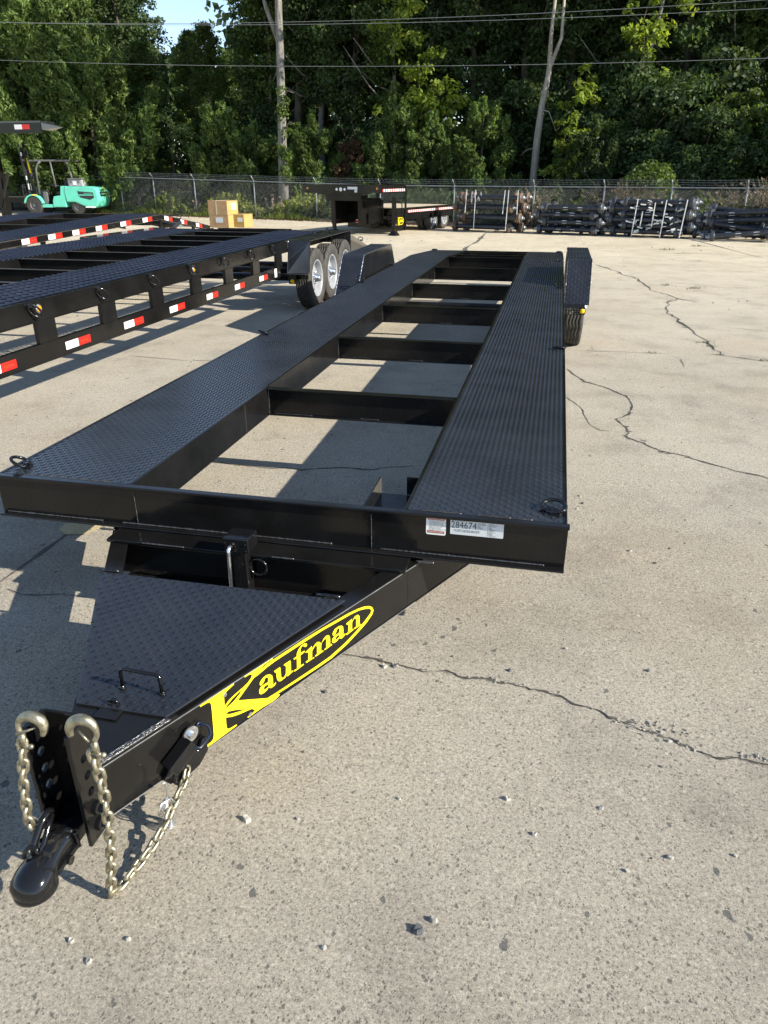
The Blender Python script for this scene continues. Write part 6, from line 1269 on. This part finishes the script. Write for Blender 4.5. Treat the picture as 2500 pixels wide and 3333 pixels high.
# undergrowth shrubs between the fence and the wood
for i, (x, dy, s_, m_) in enumerate([(-17.5, 3.2, 1.0, 0), (-15, 3.6, .9, 0), (-14.2, 5, 1.5, 1), (-9.4, 3.6, 1.1, 1), (-6, 5, 1.5, 1), (-2.4, 5.4, 1.4, 0), (2.9, 5.6, 1.5, 1), (3.6, 5.2, 1.5, 0), (5.2, 4.6, 1.7, 1), (6.6, 3.6, 1.4, 1), (7.6, 4.8, 1.8, 0), (9.2, 4.0, 1.6, 1), (10.6, 3.4, 1.5, 0), (2.7, 3.2, .8, 0), (7.2, 6.5, 2.2, 1), (4.4, 7.0, 2.3, 1), (9.6, 6.4, 2.3, 0), (0.2, 7.2, 2.0, 1), (-19.6, 3.0, .8, 0), (-11.8, 5.5, 1.8, 1), (-24.5, 3, 1.0, 0), (-27.5, 3, 1.2, 1)]):
    put('shrub', (lambda: broad('s', 201, 2.4, 1.5, .0, 90, 190, .052, 'leaf_dark', tr=.04)) if m_ else (lambda: broad('s', 202, 2.2, 1.3, .0, 84, 190, .050, 'leaf_mid', tr=.04)), (x, fence_y(x)+dy, .1), '%s shrub in the undergrowth, %s' % ('dark green' if m_ else 'mid green', ('first', 'second', 'third', 'fourth', 'fifth', 'sixth', 'seventh', 'eighth', 'ninth', 'tenth', 'eleventh', 'twelfth', 'thirteenth', 'fourteenth', 'fifteenth', 'sixteenth', 'seventeenth', 'eighteenth', 'nineteenth', 'twentieth', 'twenty-first', 'twenty-second')[sorted(range(22), key=lambda j: [-17.5,-15,-14.2,-9.4,-6,-2.4,2.9,3.6,5.2,6.6,7.6,9.2,10.6,2.7,7.2,4.4,9.6,.2,-19.6,-11.8,-24.5,-27.5][j]).index(i)] + ' from the left behind the fence'), 'shrub', s_, rnd.uniform(0, 6), 'undergrowth shrubs behind the fence', ('s', m_))
# far mass of forest closing the gaps at the back
q = np.random.default_rng(9); k = 2300; X = q.uniform(-95, 70, k); Y = 66 + q.random(k)*10; gap = np.abs(X+33.5) < 6.0
Z = q.random(k)**1.3*np.where(gap, 11.5, 17); V, F = leaves(np.stack([X, Y, Z], 1), np.full(k, 2.2), 34, .55, 1.5, .4, .8, r_=q)
np_mesh('distant_forest', V, F, M['leaf_dark'], kind='stuff')
# weeds, grass verge and dry brush along the fence
def stems(name, xs, dy, h, n, mat, w_, lean=.3, seed=1, leafn=0, leafmat=None, leafs=.05, hz=1.0):
    q = np.random.default_rng(seed); V = []; F = []; L = []
    for _ in range(n):
        x = q.uniform(*xs); y = fence_y(x)+q.uniform(*dy); hh = h*q.uniform(.3, 1.15)*(.65+.35*math.sin(x*1.7+seed)); a = q.uniform(0, 6.28); lx, ly = q.normal()*lean*hh, q.normal()*lean*hh; c, s = math.cos(a)*w_, math.sin(a)*w_; b = len(V)
        V += [(x-c, y-s, .03), (x+c, y+s, .03), (x+lx*.4+c, y+ly*.4+s, hh*.6), (x+lx*.4-c, y+ly*.4-s, hh*.6), (x+lx+c*.3, y+ly+s*.3, hh), (x+lx-c*.3, y+ly-s*.3, hh)]; F += [(b, b+1, b+2, b+3), (b+3, b+2, b+4, b+5)]
        for _k in range(leafn): u = q.uniform(.2, 1); L.append((x+lx*u, y+ly*u, hh*u))
    np_mesh(name, V, F, M[mat], kind='stuff')
    if L: Vl, Fl = leaves(np.array(L), np.full(len(L), .05), 3, leafs, 2.0, .5, 1, r_=q); np_mesh(name+'_leaves', Vl, Fl, M[leafmat or mat], kind='stuff')
stems('tall_weeds', (-20, -6), (.1, 2.6), .95, 2600, 'leaf_weed', .008, .22, 3, 9, 'leaf_weed', .07)
stems('verge_grass', (-22, -7), (-.5, 1.2), .32, 9000, 'leaf_weed', .006, .45, 4)
stems('dry_seed_heads', (-19, -6), (.2, 2.2), 1.05, 260, 'twig_dry', .007, .12, 5, 7, 'twig_dry', .055)
stems('dark_brush', (-9, 11), (.3, 3.0), 1.1, 3200, 'leaf_dark', .010, .4, 6, 7, 'leaf_dark', .09)
stems('dry_brush', (.9, 9.5), (.05, .9), 1.4, 4200, 'twig_dry', .007, .42, 7, 2, 'twig_dry', .045)
stems('bare_twigs', (-21, -13), (1.5, 4), 2.0, 260, 'twig_dry', .010, .5, 8)
stems('vine_leaves_on_fence', (1.2, 9.5), (-.02, .25), 1.2, 300, 'leaf_brown', .006, .4, 9, 5, 'leaf_mid', .06)
def litter():
    q = np.random.default_rng(12); k = 5000; X = q.uniform(-20, 11, k); Y = fence_y(X) + q.normal(size=k)*.28 - .35; cen = np.stack([X, Y, np.full(k, .02)], 1); V, F = leaves(cen, np.full(k, .03), 2, .045, 1.5, 1.6, .3, r_=q); np_mesh('fallen_leaves', V, F, M['leaf_brown'], kind='stuff')
litter()
